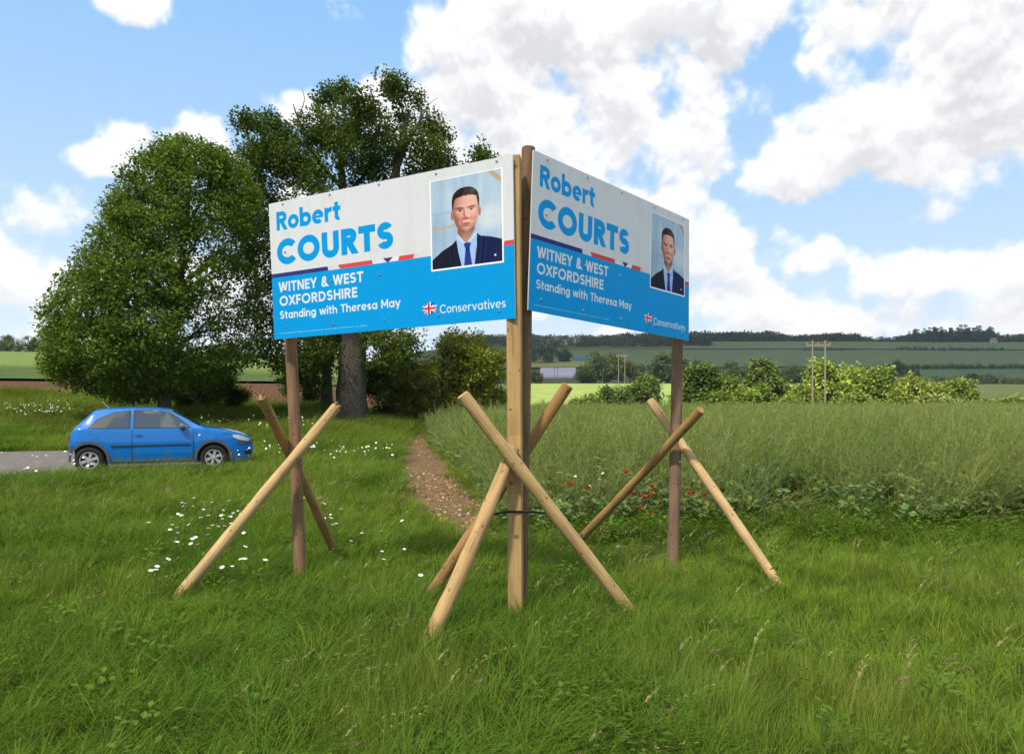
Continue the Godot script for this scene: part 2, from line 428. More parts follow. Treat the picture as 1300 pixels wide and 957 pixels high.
func portrait(im: Image, x0: int, y0: int, w: int, hgt: int) -> void:     # the printed picture of a man in a suit, 0..1 across and down
	var sw := w / 2
	var sh := hgt / 2
	var small := Image.create(sw, sh, false, Image.FORMAT_RGB8)
	var blur := noise_of(1.0, 3, 21)
	var jacket := PackedVector2Array([Vector2(0.0, 1.0), Vector2(0.0, 0.895), Vector2(0.14, 0.81), Vector2(0.30, 0.745), Vector2(0.36, 0.70), Vector2(0.385, 0.84), Vector2(0.43, 1.0), Vector2(0.615, 1.0), Vector2(0.65, 0.80), Vector2(0.655, 0.655), Vector2(0.70, 0.69), Vector2(0.86, 0.72), Vector2(1.0, 0.76), Vector2(1.0, 1.0)])
	var shirt := PackedVector2Array([Vector2(0.345, 0.69), Vector2(0.385, 0.635), Vector2(0.50, 0.76), Vector2(0.625, 0.615), Vector2(0.665, 0.66), Vector2(0.655, 1.0), Vector2(0.375, 1.0), Vector2(0.36, 0.80)])
	var tie := PackedVector2Array([Vector2(0.462, 0.755), Vector2(0.515, 0.745), Vector2(0.57, 0.752), Vector2(0.548, 0.815), Vector2(0.580, 1.0), Vector2(0.465, 1.0), Vector2(0.49, 0.815)])
	var light := Vector3(0.42, -0.45, 0.80).normalized()
	for j in sh:
		for i2 in sw:
			var x := (i2 + 0.5) / sw
			var y := (j + 0.5) / sh
			var b := blur.get_noise_2d(x * 2.2, y * 1.3) * 0.5 + blur.get_noise_2d(x * 7.0 + 5.0, y * 0.8) * 0.35
			var c := Color(0.66 + b * 0.16, 0.75 + b * 0.13, 0.83 + b * 0.09)
			c = c.lerp(Color(0.55, 0.68, 0.78), (1.0 - smoothstep(0.0, 0.016, absf(y - 0.385 + 0.02 * x))) * (0.8 if x < 0.45 else 0.0))
			c = c.lerp(Color(0.72, 0.65, 0.55), (1.0 - smoothstep(0.004, 0.026, absf(y - 0.555 + 0.06 * x))) * (0.85 if x < 0.36 else (0.5 if x > 0.66 and x < 0.95 else 0.0)))
			c = c.lerp(Color(0.84, 0.87, 0.88), disc(x, y, 0.86, 0.50, 0.2, 0.13, 0.6) * 0.7)
			c = c.lerp(Color(0.72, 0.63, 0.50), (1.0 - smoothstep(0.015, 0.05, absf((y - 0.06) - (x - 0.92) * 0.75))) * smoothstep(0.78, 0.88, x) * (1.0 - smoothstep(0.12, 0.18, y)))
			# neck and ears
			var neck := smoothstep(0.0, 0.012, 0.128 - absf(x - 0.503)) * smoothstep(0.50, 0.52, y)
			c = c.lerp(Color(0.74, 0.53, 0.46).lerp(Color(0.52, 0.33, 0.28), clampf(1.0 - (y - 0.60) / 0.10, 0, 1) * 0.7 + 0.35 * smoothstep(0.05, 0.13, absf(x - 0.54))), neck)
			c = c.lerp(Color(0.74, 0.49, 0.43), maxf(disc(x, y, 0.308, 0.425, 0.026, 0.052, 0.2), disc(x, y, 0.694, 0.418, 0.024, 0.052, 0.2)))
			c = c.lerp(Color(0.56, 0.34, 0.30), 0.6 * maxf(disc(x, y, 0.312, 0.425, 0.010, 0.030, 0.5), disc(x, y, 0.690, 0.418, 0.010, 0.030, 0.5)))
			if inside(shirt, x, y):
				c = Color(0.64, 0.76, 0.91) if absf(fmod(x * 40.0, 1.0) - 0.5) < 0.36 else Color(0.58, 0.71, 0.89)
				var fold := absf(y - 0.745 + absf(x - 0.505) * 0.9)
				if y < 0.80 - absf(x - 0.505) * 0.9: c = Color(0.72, 0.82, 0.94)
				c = c.lerp(Color(0.40, 0.52, 0.72), 0.5 * (1.0 - smoothstep(0.0, 0.022, fold)) * (1.0 if absf(x - 0.505) > 0.05 else 0.0))
				c = c.lerp(Color(0.38, 0.48, 0.68), 0.6 * smoothstep(0.10, 0.15, absf(x - 0.507)) * smoothstep(0.78, 0.86, y))
			if inside(tie, x, y):
				c = Color(0.09, 0.17, 0.47).lerp(Color(0.17, 0.28, 0.62), 0.5 + 0.5 * sin((x + y * 0.5) * 170.0)) if y > 0.815 else Color(0.13, 0.23, 0.55)
				c = c.lerp(Color(0.04, 0.07, 0.24), 0.6 * bump(x, y, 0.50, 0.818, 0.10, 0.012))
			if inside(jacket, x, y):
				c = Color(0.085, 0.10, 0.17) if x < 0.5 else Color(0.075, 0.125, 0.29)
				var lapel := absf((x - (0.355 if x < 0.5 else 0.665)) - (y - 0.72) * (0.16 if x < 0.5 else -0.10) + (0.075 if x < 0.5 else -0.085))
				c = c.lerp(c * 0.45, 1.0 - smoothstep(0.0, 0.012, lapel))
				c = c.lerp(c * 1.5, 0.5 * bump(lapel, 0.0, 0.028, 0.0, 0.012, 1.0))
				var cloth := 0.02 * blur.get_noise_2d(x * 90.0, y * 90.0)
				c = Color(c.r + cloth, c.g + cloth, c.b + cloth)
			c = c.lerp(Color(0.85, 0.86, 0.84), disc(x, y, 0.905, 0.925, 0.016, 0.012, 0.4))
			# face in relief
			var hw := table(JAW, y)
			var face := smoothstep(0.0, 0.010, hw - absf(x - 0.5)) * smoothstep(0.14, 0.16, y) * (1.0 - smoothstep(0.634, 0.642, y))
			if face > 0.0:
				var e := 0.004
				var z := face_relief(x, y)
				var n := Vector3(z - face_relief(x + e, y), z - face_relief(x, y + e), e * 1.15).normalized()
				var lam := clampf(n.dot(light), 0.0, 1.0)
				var skin := Color(0.60, 0.375, 0.315).lerp(Color(0.93, 0.735, 0.66), pow(lam, 0.9))
				var mx := absf(x - 0.502)
				skin = skin.lerp(Color(skin.r, skin.g * 0.84, skin.b * 0.82), 0.7 * bump(mx, y, 0.10, 0.475, 0.05, 0.04) + 0.6 * bump(x, y, 0.504, 0.465, 0.03, 0.02))
				skin = skin.lerp(Color(0.47, 0.36, 0.33), 0.28 * smoothstep(0.50, 0.60, y) * (1.0 - bump(x, y, 0.505, 0.54, 0.07, 0.03)))
				skin = skin.lerp(Color(0.27, 0.19, 0.16), 0.75 * bump(mx, y + 0.10 * mx - 0.004, 0.084, 0.357, 0.050, 0.0085))
				skin = skin.lerp(Color(0.78, 0.74, 0.73), 0.8 * disc(mx, y, 0.083, 0.387, 0.030, 0.0085, 0.5))
				skin = skin.lerp(Color(0.24, 0.25, 0.30), disc(mx, y, 0.083, 0.386, 0.0125, 0.0095, 0.5))
				skin = skin.lerp(Color(0.30, 0.19, 0.16), 0.7 * disc(mx, y, 0.083, 0.3775, 0.034, 0.0035, 0.7))
				skin = skin.lerp(Color(0.40, 0.22, 0.19), 0.75 * disc(mx, y, 0.022, 0.482, 0.011, 0.005, 0.8))
				skin = skin.lerp(Color(0.68, 0.38, 0.36), 0.75 * maxf(disc(x, y, 0.505, 0.529, 0.060, 0.009, 0.6), disc(x, y, 0.505, 0.548, 0.050, 0.010, 0.6)))
				skin = skin.lerp(Color(0.36, 0.17, 0.16), 0.8 * disc(x, y, 0.505, 0.538, 0.060, 0.0035, 0.6))
				var rimq := sqrt(pow((mx - 0.084) / 0.068, 2) + pow((y - 0.392) / 0.036, 2))
				skin = skin.lerp(Color(0.45, 0.36, 0.34), 0.45 * (1.0 - smoothstep(0.0, 0.09, absf(rimq - 1.0))))
				var pore := 0.012 * blur.get_noise_2d(x * 120.0, y * 120.0)
				c = c.lerp(Color(skin.r + pore, skin.g + pore, skin.b + pore), face)
			# hair
			if y < 0.40:
				var line_y := 0.222 + 1.1 * pow(absf(x - 0.515), 2) + 0.010 * blur.get_noise_2d(x * 26.0, 3.0)
				if absf(x - 0.5) > 0.158: line_y = maxf(line_y, 0.26 + (absf(x - 0.5) - 0.158) * 4.2)
				var cap_ := smoothstep(0.0, 0.014, table(SKULL, y) + 0.006 * blur.get_noise_2d(y * 60.0, x * 9.0) - absf(x - 0.498)) * smoothstep(0.122, 0.134, y + 0.004 * blur.get_noise_2d(x * 50.0, 8.0))
				var hair := cap_ * (1.0 - smoothstep(line_y - 0.014, line_y + 0.008, y))
				var strand := 0.10 * blur.get_noise_2d((x + y * 0.5) * 46.0, y * 7.0)
				var gl := 0.16 * bump(x, y, 0.60, 0.175, 0.09, 0.04)
				c = c.lerp(Color(0.155 + strand + gl, 0.115 + strand + gl, 0.105 + strand + gl), hair)
			small.set_pixel(i2, j, c)
	small.resize(w, hgt, Image.INTERPOLATE_CUBIC)
	im.blit_rect(small, Rect2i(0, 0, w, hgt), Vector2i(x0, y0))

func poster() -> ImageTexture:
	var k := 838.0
	var w := int(2.44 * k)
	var hgt := int(1.22 * k)
	var im := Image.create(w, hgt, false, Image.FORMAT_RGB8)
	var white := Color(0.835, 0.843, 0.858)
	var blue := Color(0.0, 0.585, 0.855)
	var ink_white := Color(0.86, 0.865, 0.87)
	im.fill(white)
	im.fill_rect(Rect2i(0, int(0.67 * k), w, hgt), blue)
	# the strip: slanted bands cut from a flag
	for py in range(int(0.634 * k), int(0.67 * k)):
		var t := (py / k - 0.634) / 0.036
		for px in w:
			var x := px / k + 0.012 * t
			var c := white
			if x < 0.65 + 0.02 * t: c = Color(0.20, 0.20, 0.47)
			elif x < 0.762 + 0.04 * t: c = Color(0.83, 0.82, 0.87)
			elif x < 1.123 + 0.02 * t: c = Color(0.84, 0.29, 0.27)
			elif x < 1.239 + 0.05 * t: c = Color(0.86, 0.85, 0.89)
			elif x < 1.335 - 0.03 * t: c = Color(0.22, 0.23, 0.50)
			elif x < 1.40 + 0.0 * t: c = Color(0.89, 0.87, 0.90)
			elif x < 1.55 - 0.01 * t: c = Color(0.86, 0.27, 0.26)
			elif x < 1.70: c = Color(0.88, 0.75, 0.76).lerp(white, (x - 1.55) / 0.14) if int((x + 0.03 * t) * 60.0) % 3 > 0 else white
			elif x > 2.36: c = Color(0.85, 0.27, 0.25)
			im.set_pixel(px, py, c)
	write(im, "Robert", 0.081, 0.812, 0.254, 0.167, 0.235, 0.03, blue, k)
	write(im, "COURTS", 0.075, 1.352, 0.560, 0.220, 0.285, 0.045, blue, k)
	write(im, "WITNEY & WEST", 0.079, 1.030, 0.803, 0.088, 0.21, 0.08, ink_white, k)
	write(im, "OXFORDSHIRE", 0.082, 0.962, 0.926, 0.086, 0.21, 0.09, ink_white, k)
	write(im, "Standing with Theresa May", 0.081, 1.400, 1.042, 0.071, 0.19, 0.08, ink_white, k)
	write(im, "Conservatives", 1.778, 2.362, 1.130, 0.066, 0.14, 0.12, ink_white, k)
	# one line of print too small to read
	var rng := RandomNumberGenerator.new()
	rng.seed = 8
	var px2 := int(0.067 * k)
	while px2 < int(1.05 * k):
		var run := rng.randi_range(2, 5)
		for j in rng.randi_range(3, 6): im.fill_rect(Rect2i(px2 + rng.randi_range(0, 2), int(1.166 * k) + rng.randi_range(0, 5), run - 1, 2), blue.lerp(ink_white, 0.8))
		px2 += run + (2 if rng.randf() < 0.8 else 5)
	# the mark: a tree-shaped scribble filled with the flag's red, white and blue
	var crown := noise_of(1.0, 2, 31)
	for py in range(int(1.02 * k), int(1.145 * k)):
		for px in range(int(1.60 * k), int(1.76 * k)):
			var x := (px / k - 1.683) / 0.068
			var y := (py / k - 1.082) / 0.052
			var an := atan2(y, x)
			var edge := 0.86 + 0.20 * crown.get_noise_2d(cos(an) * 3.0, sin(an) * 3.0) + 0.12 * sin(an * 11.0)
			var q := sqrt(x * x + y * y)
			if q < edge:
				var c := Color(0.09, 0.25, 0.62)
				var dg := minf(absf(y - x * 0.62), absf(y + x * 0.62))
				if dg < 0.22: c = Color(0.95, 0.95, 0.97)
				if dg < 0.09: c = Color(0.87, 0.17, 0.20)
				if absf(x + 0.15) < 0.27 or absf(y + 0.02) < 0.30: c = Color(0.96, 0.96, 0.98)
				if absf(x + 0.15) < 0.16 or absf(y + 0.02) < 0.17: c = Color(0.87, 0.17, 0.20)
				im.set_pixel(px, py, c)
			elif absf(x + 0.1) < 0.05 and y > 0.5 and y < 1.15: im.set_pixel(px, py, Color(0.08, 0.24, 0.60))
	# portrait with its white edge
	im.fill_rect(Rect2i(int(1.706 * k), int(0.08 * k), int(0.648 * k), int(0.714 * k)), Color(0.95, 0.95, 0.95))
	portrait(im, int(1.718 * k), int(0.088 * k), int(0.624 * k), int(0.694 * k))
	# scuffs and thin grime, with a grain of their own
	var grime := noise_of(0.006, 5, 61)
	var speck := noise_of(0.09, 3, 62)
	for py in range(0, hgt):
		for px in range(0, w):
			var g := grime.get_noise_2d(px, py * 0.35)
			if g > 0.05:
				var s := speck.get_noise_2d(px, py)
				if s > 0.02:
					var c := im.get_pixel(px, py)
					im.set_pixel(px, py, c.lerp(Color(0.50, 0.49, 0.44), minf(0.10, (g - 0.05) * s * 1.6)))
	return ImageTexture.create_from_image(im)

# ------------------------------------------------------------------ the sky
func sky_picture() -> ImageTexture:
	var w := 4096
	var rows := 1024
	# where the heaps of cloud stand: azimuth, elevation, half-widths (degrees), strength
	var heaps := [
		[-28.3, 26.3, 3.6, 2.0, 0.9], [-24.5, 17.3, 4.6, 1.7, 0.9], [-23.5, 18.4, 2.6, 1.5, 0.75], [-27.5, 15.8, 3.4, 1.1, 0.6], [-34.5, 11.8, 4.4, 2.6, 0.9], [-37.0, 9.5, 6.0, 3.2, 0.9], [-32.0, 7.5, 8.0, 2.6, 0.9], [-21.0, 7.0, 8.0, 3.0, 0.9],
		[-3.0, 26.5, 8.0, 6.0, 1.1], [4.0, 26.0, 9.0, 7.0, 1.2], [12.0, 25.5, 8.0, 6.0, 1.1], [-5.5, 21.0, 5.5, 4.4, 1.0], [2.0, 19.5, 8.0, 5.4, 1.1], [10.0, 19.0, 6.6, 5.2, 1.0], [8.0, 14.5, 8.0, 3.4, 1.0], [16.5, 27.0, 5.0, 3.4, 0.8], [17.5, 21.5, 2.4, 2.0, 0.75],
		[15.2, 16.8, 1.7, 1.25, 0.8], [26.0, 17.5, 8.0, 3.8, 1.1], [31.0, 20.5, 8.0, 6.0, 1.2], [35.5, 16.5, 6.0, 4.6, 1.0], [22.5, 16.3, 5.0, 2.4, 0.9], [29.5, 24.5, 7.0, 4.0, 1.0], [37.0, 24.0, 6.0, 6.0, 1.0], [28.0, 28.5, 6.5, 3.0, 0.8],
		[30.5, 12.2, 3.0, 0.9, 0.55], [22.5, 10.2, 4.2, 1.9, 0.95], [14.5, 11.0, 5.0, 2.8, 1.0], [17.5, 7.4, 8.5, 2.4, 1.0], [28.0, 8.3, 7.0, 1.7, 0.9], [33.5, 8.6, 6.0, 2.2, 1.0], [24.0, 5.3, 15.0, 1.9, 0.9], [-15.5, 21.0, 3.0, 1.5, 0.8], [-9.0, 20.5, 3.6, 3.4, 0.9], [-14.0, 12.0, 6.0, 4.0, 0.9], [0.0, 9.0, 9.0, 4.0, 1.0], [-6.0, 14.0, 5.0, 3.6, 0.9]]
	var rng := RandomNumberGenerator.new()
	rng.seed = 77
	for k in 40: heaps.append([k * 9.0 - 180.0 + rng.randf_range(-4, 4), rng.randf_range(1.5, 5.5), rng.randf_range(7, 14), rng.randf_range(1.0, 2.0), rng.randf_range(0.5, 0.85)])
	for k in 95:                      # the same kind of sky all the way round
		var az := rng.randf_range(-180, 180)
		var el := rng.randf_range(4, 80)
		var seen := absf(az) < 44.0 and el < 33.0
		var s := rng.randf_range(0.8, 1.25)
		var wide := rng.randf_range(6, 12) / maxf(cos(deg_to_rad(el)), 0.25)
		for j in 4:
			var h := [az + rng.randf_range(-0.8, 0.8) * wide, el + rng.randf_range(-2.5, 3.0), wide * rng.randf_range(0.5, 0.9), rng.randf_range(2.4, 5.0), s]
			if not seen: heaps.append(h)
	var lw := 720
	var lh := 180
	var field := PackedFloat32Array()
	field.resize(lw * lh)
	field.fill(-0.9)
	for hp in heaps:
		var reach := 2.0
		for r in range(maxi(0, int((hp[1] - hp[3] * reach) * 2)), mini(lh, int((hp[1] + hp[3] * reach) * 2) + 1)):
			for q in range(int((hp[0] - hp[2] * reach + 180) * 2), int((hp[0] + hp[2] * reach + 180) * 2) + 1):
				var da: float = ((q + 0.5) / 2.0 - 180.0 - hp[0]) / hp[2]
				var de: float = ((r + 0.5) / 2.0 - hp[1]) / hp[3]
				if de < 0.0: de *= 1.45        # flatter below
				var val: float = hp[4] * (1.0 - 0.8 * (da * da + de * de))
				var at := r * lw + posmod(q + lw / 2, lw)        # the picture's edge looks along -z
				if val > -0.9:
					var old := field[at]
					var m := maxf(val, old)
					field[at] = m + 0.12 * maxf(0.0, 1.0 - absf(val - old) * 2.0)
	var im := Image.create_from_data(lw, lh, false, Image.FORMAT_RF, field.to_byte_array())
	im.resize(w / 2, rows / 2, Image.INTERPOLATE_CUBIC)
	im.resize(w, rows, Image.INTERPOLATE_BILINEAR)
	var big := im.get_data().to_float32_array()
	var n1 := noise_of(0.011, 6, 5)
	n1.fractal_gain = 0.52
	var n2 := noise_of(0.022, 3, 6, FastNoiseLite.TYPE_CELLULAR)
	n2.cellular_return_type = FastNoiseLite.RETURN_DISTANCE
	n2.domain_warp_enabled = true
	n2.domain_warp_amplitude = 24.0
	n2.domain_warp_frequency = 0.02
	var i1 := n1.get_seamless_image(w, rows, false, false, 0.05)
	i1.convert(Image.FORMAT_L8)
	var i2 := n2.get_seamless_image(w, rows, false, false, 0.05)
	i2.convert(Image.FORMAT_L8)
	var b1 := i1.get_data()
	var b2 := i2.get_data()
	var out_ := PackedByteArray()
	out_.resize(w * rows * 2 * 3)
	var job := func(chunk: int) -> PackedByteArray:
		var piece := PackedByteArray()
		var per := rows / 16
		piece.resize(w * per * 3)
		for rr in per:
			var r := chunk * per + rr                 # row counted up from the horizon
			var el := (r + 0.5) / rows * 90.0
			var up := mini(r + 26, rows - 1) * w
			var up2 := mini(r + 7, rows - 1) * w
			var line := (per - 1 - rr) * w * 3
			var haze := exp(-el / 8.5)
			var t := pow(clampf(el / 40.0, 0.0, 1.0), 0.75)
			var br := lerpf(0.48, 0.155, t)
			var bg := lerpf(0.66, 0.385, t)
			var bb := lerpf(0.82, 0.74, t)
			br = lerpf(br, 0.80, haze * 0.85); bg = lerpf(bg, 0.85, haze * 0.85); bb = lerpf(bb, 0.90, haze * 0.85)
			for q in w:
				var k := r * w + q
				var det := (b1[k] - 128) * 0.0086 + (118 - b2[k]) * 0.0030
				var dens := big[k] + det
				var a := clampf((dens + 0.03) / 0.70, 0.0, 1.0)
				a = a * a * (3.0 - 2.0 * a)
				if a <= 0.003:
					piece[line + q * 3] = int(255.0 * br); piece[line + q * 3 + 1] = int(255.0 * bg); piece[line + q * 3 + 2] = int(255.0 * bb)
					continue
				var above := big[up + q] + (b1[up + q] - 128) * 0.0065
				var bump := (b1[k] - b1[up2 + q]) * 0.0030 + (b2[up2 + q] - b2[k]) * 0.0014
				var lit := 0.89 - 0.23 * clampf(above * 0.75 - 0.10, 0.0, 1.0) + clampf(bump, -0.07, 0.06)
				lit = clampf(lit, 0.60, 1.0)
				lit = lerpf(lit, 0.84, haze * 0.6)
				var cr := lit * 0.985
				var cg := lit * 0.99
				var cb := lit + (1.0 - lit) * 0.035
				piece[line + q * 3] = int(255.0 * (br + (cr - br) * a))
				piece[line + q * 3 + 1] = int(255.0 * (bg + (cg - bg) * a))
				piece[line + q * 3 + 2] = int(255.0 * (bb + (cb - bb) * a))
		return piece
	var pieces := []
	pieces.resize(16)
	var gid := WorkerThreadPool.add_group_task(func(c: int) -> void: pieces[c] = job.call(c), 16)
	WorkerThreadPool.wait_for_group_task_completion(gid)
	var lut := PackedByteArray()
	for k in 256:
		var c := Color(k / 255.0, 0, 0).linear_to_srgb()
		lut.append(int(round(c.r * 255.0)))
	var data := PackedByteArray()
	for c in range(15, -1, -1): data.append_array(pieces[c])
	for k in data.size(): data[k] = lut[data[k]]
	var low := PackedByteArray()
	low.resize(w * rows * 3)
	low.fill(118)
	data.append_array(low)
	return ImageTexture.create_from_image(Image.create_from_data(w, rows * 2, false, Image.FORMAT_RGB8, data))

# ------------------------------------------------------------------ leaves, trees, hedges
var leafage := tinted(0.7, 0.5, 0.18)
var bark: StandardMaterial3D
var clumps := []

func leaf(s: Shape, p: Vector3, dir: Vector3, side: Vector3, size: float) -> void:      # a folded leaf of four faces
	var up := side.cross(dir).normalized()
	var tip := p + dir * size
	var l := p + dir * size * 0.5 + side * size * 0.36 + up * size * 0.10
	var r := p + dir * size * 0.5 - side * size * 0.36 + up * size * 0.10
	s.tri(p, l, tip)
	s.tri(p, tip, r)

func any_dir(rng: RandomNumberGenerator) -> Vector3:
	var y := rng.randf_range(-1, 1)
	var a := rng.randf_range(0, TAU)
	var q := sqrt(1.0 - y * y)
	return Vector3(q * cos(a), y, q * sin(a))

func make_clump(seed_: int, leaves: int, size: float, flat := 0.75, bright := 1.0, warm := 1.0) -> ArrayMesh:      # a spray of leaves in a ball of radius one
	var rng := RandomNumberGenerator.new()
	rng.seed = seed_
	var s := Shape.new()
	for k in leaves:
		var p := any_dir(rng) * pow(rng.randf(), 0.5)
		p.y *= flat
		var dir := (any_dir(rng) + p * 0.9 + Vector3(0, -0.35, 0)).normalized()
		var side := dir.cross(Vector3(rng.randf_range(-0.5, 0.5), 1.0, rng.randf_range(-0.5, 0.5))).normalized()
		var v := rng.randf_range(0.72, 1.25)
		v *= bright
		s.tint = Color(v * warm * rng.randf_range(0.9, 1.12), v, v * rng.randf_range(0.8, 1.1))
		leaf(s, p, dir, side, size * rng.randf_range(0.7, 1.25))
	return s.mesh()

func turned(rng: RandomNumberGenerator, at: Vector3, size: float, squash := 1.0) -> Transform3D:
	var b := Basis(Vector3.UP, rng.randf_range(0, TAU)) * Basis(Vector3.RIGHT, rng.randf_range(-0.5, 0.5))
	return Transform3D(b.scaled(Vector3(size, size * squash, size)), at)

func bake(called: String, kind: int, places: Array, shades: Array, c: Color, parent: Node3D) -> MeshInstance3D:      # joins sprays of leaves into one crown
	var st := SurfaceTool.new()
	st.begin(Mesh.PRIMITIVE_TRIANGLES)
	for k in places.size(): st.append_from(clumps[kind][shades[k]], 0, places[k])
	var m := tinted(0.7, 0.7, 0.18)
	m.albedo_color = lin(c.r, c.g, c.b)
	var o := MeshInstance3D.new()
	o.name = called
	o.mesh = st.commit()
	o.mesh.surface_set_material(0, m)
	parent.add_child(o, true)
	return o

func shade(rng: RandomNumberGenerator, middle := 2.0, spread := 1.3) -> int:
	return clampi(int(round(rng.randfn(middle, spread))), 0, 4)

func tone(rng: RandomNumberGenerator, c: Color, spread := 0.2) -> Color:
	var v := 1.0 + rng.randf_range(-spread, spread)
	return Color(c.r * v * rng.randf_range(0.88, 1.14), c.g * v, c.b * v * rng.randf_range(0.8, 1.2))

func fill_lobes(lobe_list: Array, size: float, rng: RandomNumberGenerator, places: Array, shades: Array, shell := 0.42) -> void:
	for l in lobe_list:
		var mine := rng.randf_range(1.2, 2.8)
		for k in l[2]:
			var dir := any_dir(rng)
			var p: Vector3 = l[0] + dir * l[1] * pow(rng.randf(), shell)
			places.append(turned(rng, p, size * rng.randf_range(0.65, 1.3)))
			shades.append(shade(rng, mine))

func limb(s: Shape, path: Array, r0: float, r1: float, sides := 9, seed_ := 0) -> void:
	var fine := []
	var radii := []
	for k in path.size() - 1:
		var a: Vector3 = path[maxi(k - 1, 0)]
		var d: Vector3 = path[mini(k + 2, path.size() - 1)]
		for j in 4: fine.append(path[k].cubic_interpolate(path[k + 1], a, d, j / 4.0))
	fine.append(path[path.size() - 1])
	for k in fine.size(): radii.append(lerpf(r0, r1, pow(float(k) / (fine.size() - 1), 0.8)))
	s.tube(fine, radii, sides, false, 0.06, seed_)

func tree(called: String, label: String, category: String, at: Vector3, height: float, width: float, trunk: float, c: Color, seed_: int, group := "", opts := {}) -> Node3D:
	var rng := RandomNumberGenerator.new()
	rng.seed = seed_
	var o := thing(called, label, category, at, 0.0, group)
	var low: float = opts.get("low", 0.2)
	var n: int = opts.get("lobes", 22)
	var per: int = opts.get("per", 14)
	var size: float = opts.get("size", 0.1) * height
	var deep: float = opts.get("deep", 1.0)
	var ls := []
	var s := Shape.new()
	var cy := height * (low + 1.0) * 0.5
	var ry := height * (1.0 - low) * 0.5
	var top_p := Vector3(rng.randf_range(-0.06, 0.06) * width, height * 0.72, 0)
	limb(s, [Vector3(0, -0.3, 0), Vector3(trunk * 0.2, height * 0.3, 0), top_p], trunk, trunk * 0.25, 8, seed_)
	for k in n:
		var dir := any_dir(rng)
		var sq := 1.0 if opts.get("point", 0.0) == 0.0 else clampf(1.0 - opts.point * maxf(dir.y, 0.0), 0.2, 1.0)
		var fill := rng.randf_range(0.45, 0.82)
		var p := Vector3(dir.x * width * 0.5 * fill * sq, cy + dir.y * ry * rng.randf_range(0.6, 0.82), dir.z * width * 0.5 * deep * fill * sq)
		var r := rng.randf_range(0.22, 0.36) * minf(width * 0.6, height * 0.5)
		ls.append([p, Vector3(r, r * 0.85, r), per])
		if k % 3 == 0 and trunk > 0.0:
			var from := Vector3(0, height * rng.randf_range(0.22, 0.55), 0)
			limb(s, [from, from.lerp(p, 0.5) + Vector3(0, height * 0.03, 0), p], trunk * 0.42, trunk * 0.1, 5, k)
	ls.append([Vector3(0, cy, 0), Vector3(width * 0.33, ry * 0.72, width * 0.33 * deep), per * 4])
	part("trunk", s, bark, o)
	var places := []
	var colors := []
	fill_lobes(ls, size, rng, places, colors, 0.45)
	bake("crown", opts.get("kind", 0), places, colors, c, o)
	return o

func hedge(called: String, label: String, a: Vector2, b: Vector2, height: float, wide: float, c: Color, seed_: int, step := 1.0, group := "") -> Node3D:
	var rng := RandomNumberGenerator.new()
	rng.seed = seed_
	var mid := (a + b) * 0.5
	var at := on_land(mid.x, mid.y)
	var o := thing(called, label, "hedge", at, 0.0, group)
	var places := []
	var colors := []
	var n := int((b - a).length() / step)
	for k in n:
		var t := (k + rng.randf()) / n
		var q := a.lerp(b, t) + Vector2(rng.randf_range(-0.5, 0.5), rng.randf_range(-0.5, 0.5)) * wide
		var tall := height * (0.75 + 0.5 * bumps.get_noise_1d(t * 900.0 + seed_ * 31.0))
		for j in 3:
			var p := on_land(q.x, q.y, tall * (0.2 + 0.35 * j) * rng.randf_range(0.8, 1.15))
			places.append(turned(rng, p - at, maxf(height * 0.42, wide * 0.3) * rng.randf_range(0.7, 1.25)))
			colors.append(shade(rng))
	bake("foliage", 1, places, colors, c, o)
	return o

# ------------------------------------------------------------------ the signs
var print_mat: StandardMaterial3D
var steel: StandardMaterial3D
const SCREWS := [[0.168, 0.027], [0.70, 0.027], [1.217, 0.024], [1.768, 0.031], [2.306, 0.028], [0.173, 0.455], [1.205, 0.763], [0.691, 0.764], [0.153, 0.798], [1.235, 1.144], [0.147, 1.12], [0.688, 1.137], [1.766, 1.145], [2.31, 1.157]]

func pole(called: String, a: Vector3, b: Vector3, r0: float, r1: float, m: Material, parent: Node3D, seed_: int) -> MeshInstance3D:    # a round fence pole from a to b with a softened rim
	var rng := RandomNumberGenerator.new()
	rng.seed = seed_
	var o := parent.position
	a -= (b - a).normalized() * 0.16
	var path := []
	var radii := []
	var side := (b - a).cross(Vector3(0.3, 0.2, 1)).normalized()
	var n := 14
	var bow := rng.randf_range(-0.022, 0.022)
	path.append(a - o); radii.append(r0)
	for k in range(1, n):
		var t := float(k) / n
		path.append(a.lerp(b, t) - o + side * bow * sin(PI * t))
		radii.append(lerpf(r0, r1, t) * (1.0 + 0.03 * sin(k * 2.1 + seed_) + rng.randf_range(-0.012, 0.012)))
	var dir := (b - a).normalized()
	path.append(b - o - dir * 0.006); radii.append(r1)
	path.append(b - o); radii.append(r1 * 0.93)
	var s := Shape.new()
	s.tube(path, radii, 16, true, 0.035, seed_)
	return part(called, s, m, parent)

func splinters(end: Vector3, dir: Vector3, r: float, m: Material, parent: Node3D, seed_: int, tall := 0.06) -> void:     # torn wood fibres on a broken pole end
	var rng := RandomNumberGenerator.new()
	rng.seed = seed_
	var side := dir.cross(Vector3(0, 0, 1)).normalized()
	var other := dir.cross(side)
	for k in 7:
		var w := rng.randf_range(0, TAU)
		var p: Vector3 = end + (side * cos(w) + other * sin(w)) * r * rng.randf_range(0.4, 0.85)
		var lean := (dir + side * rng.randf_range(-0.9, 0.9) + other * rng.randf_range(-0.6, 0.6)).normalized()
		var s := Shape.new()
		var q := p + lean * tall * rng.randf_range(0.5, 1.3)
		s.tube([p - dir * 0.02 - parent.position, p.lerp(q, 0.6) - parent.position, q - parent.position], [0.009, 0.007, 0.002], 5)
		part("splinter", s, m, parent)

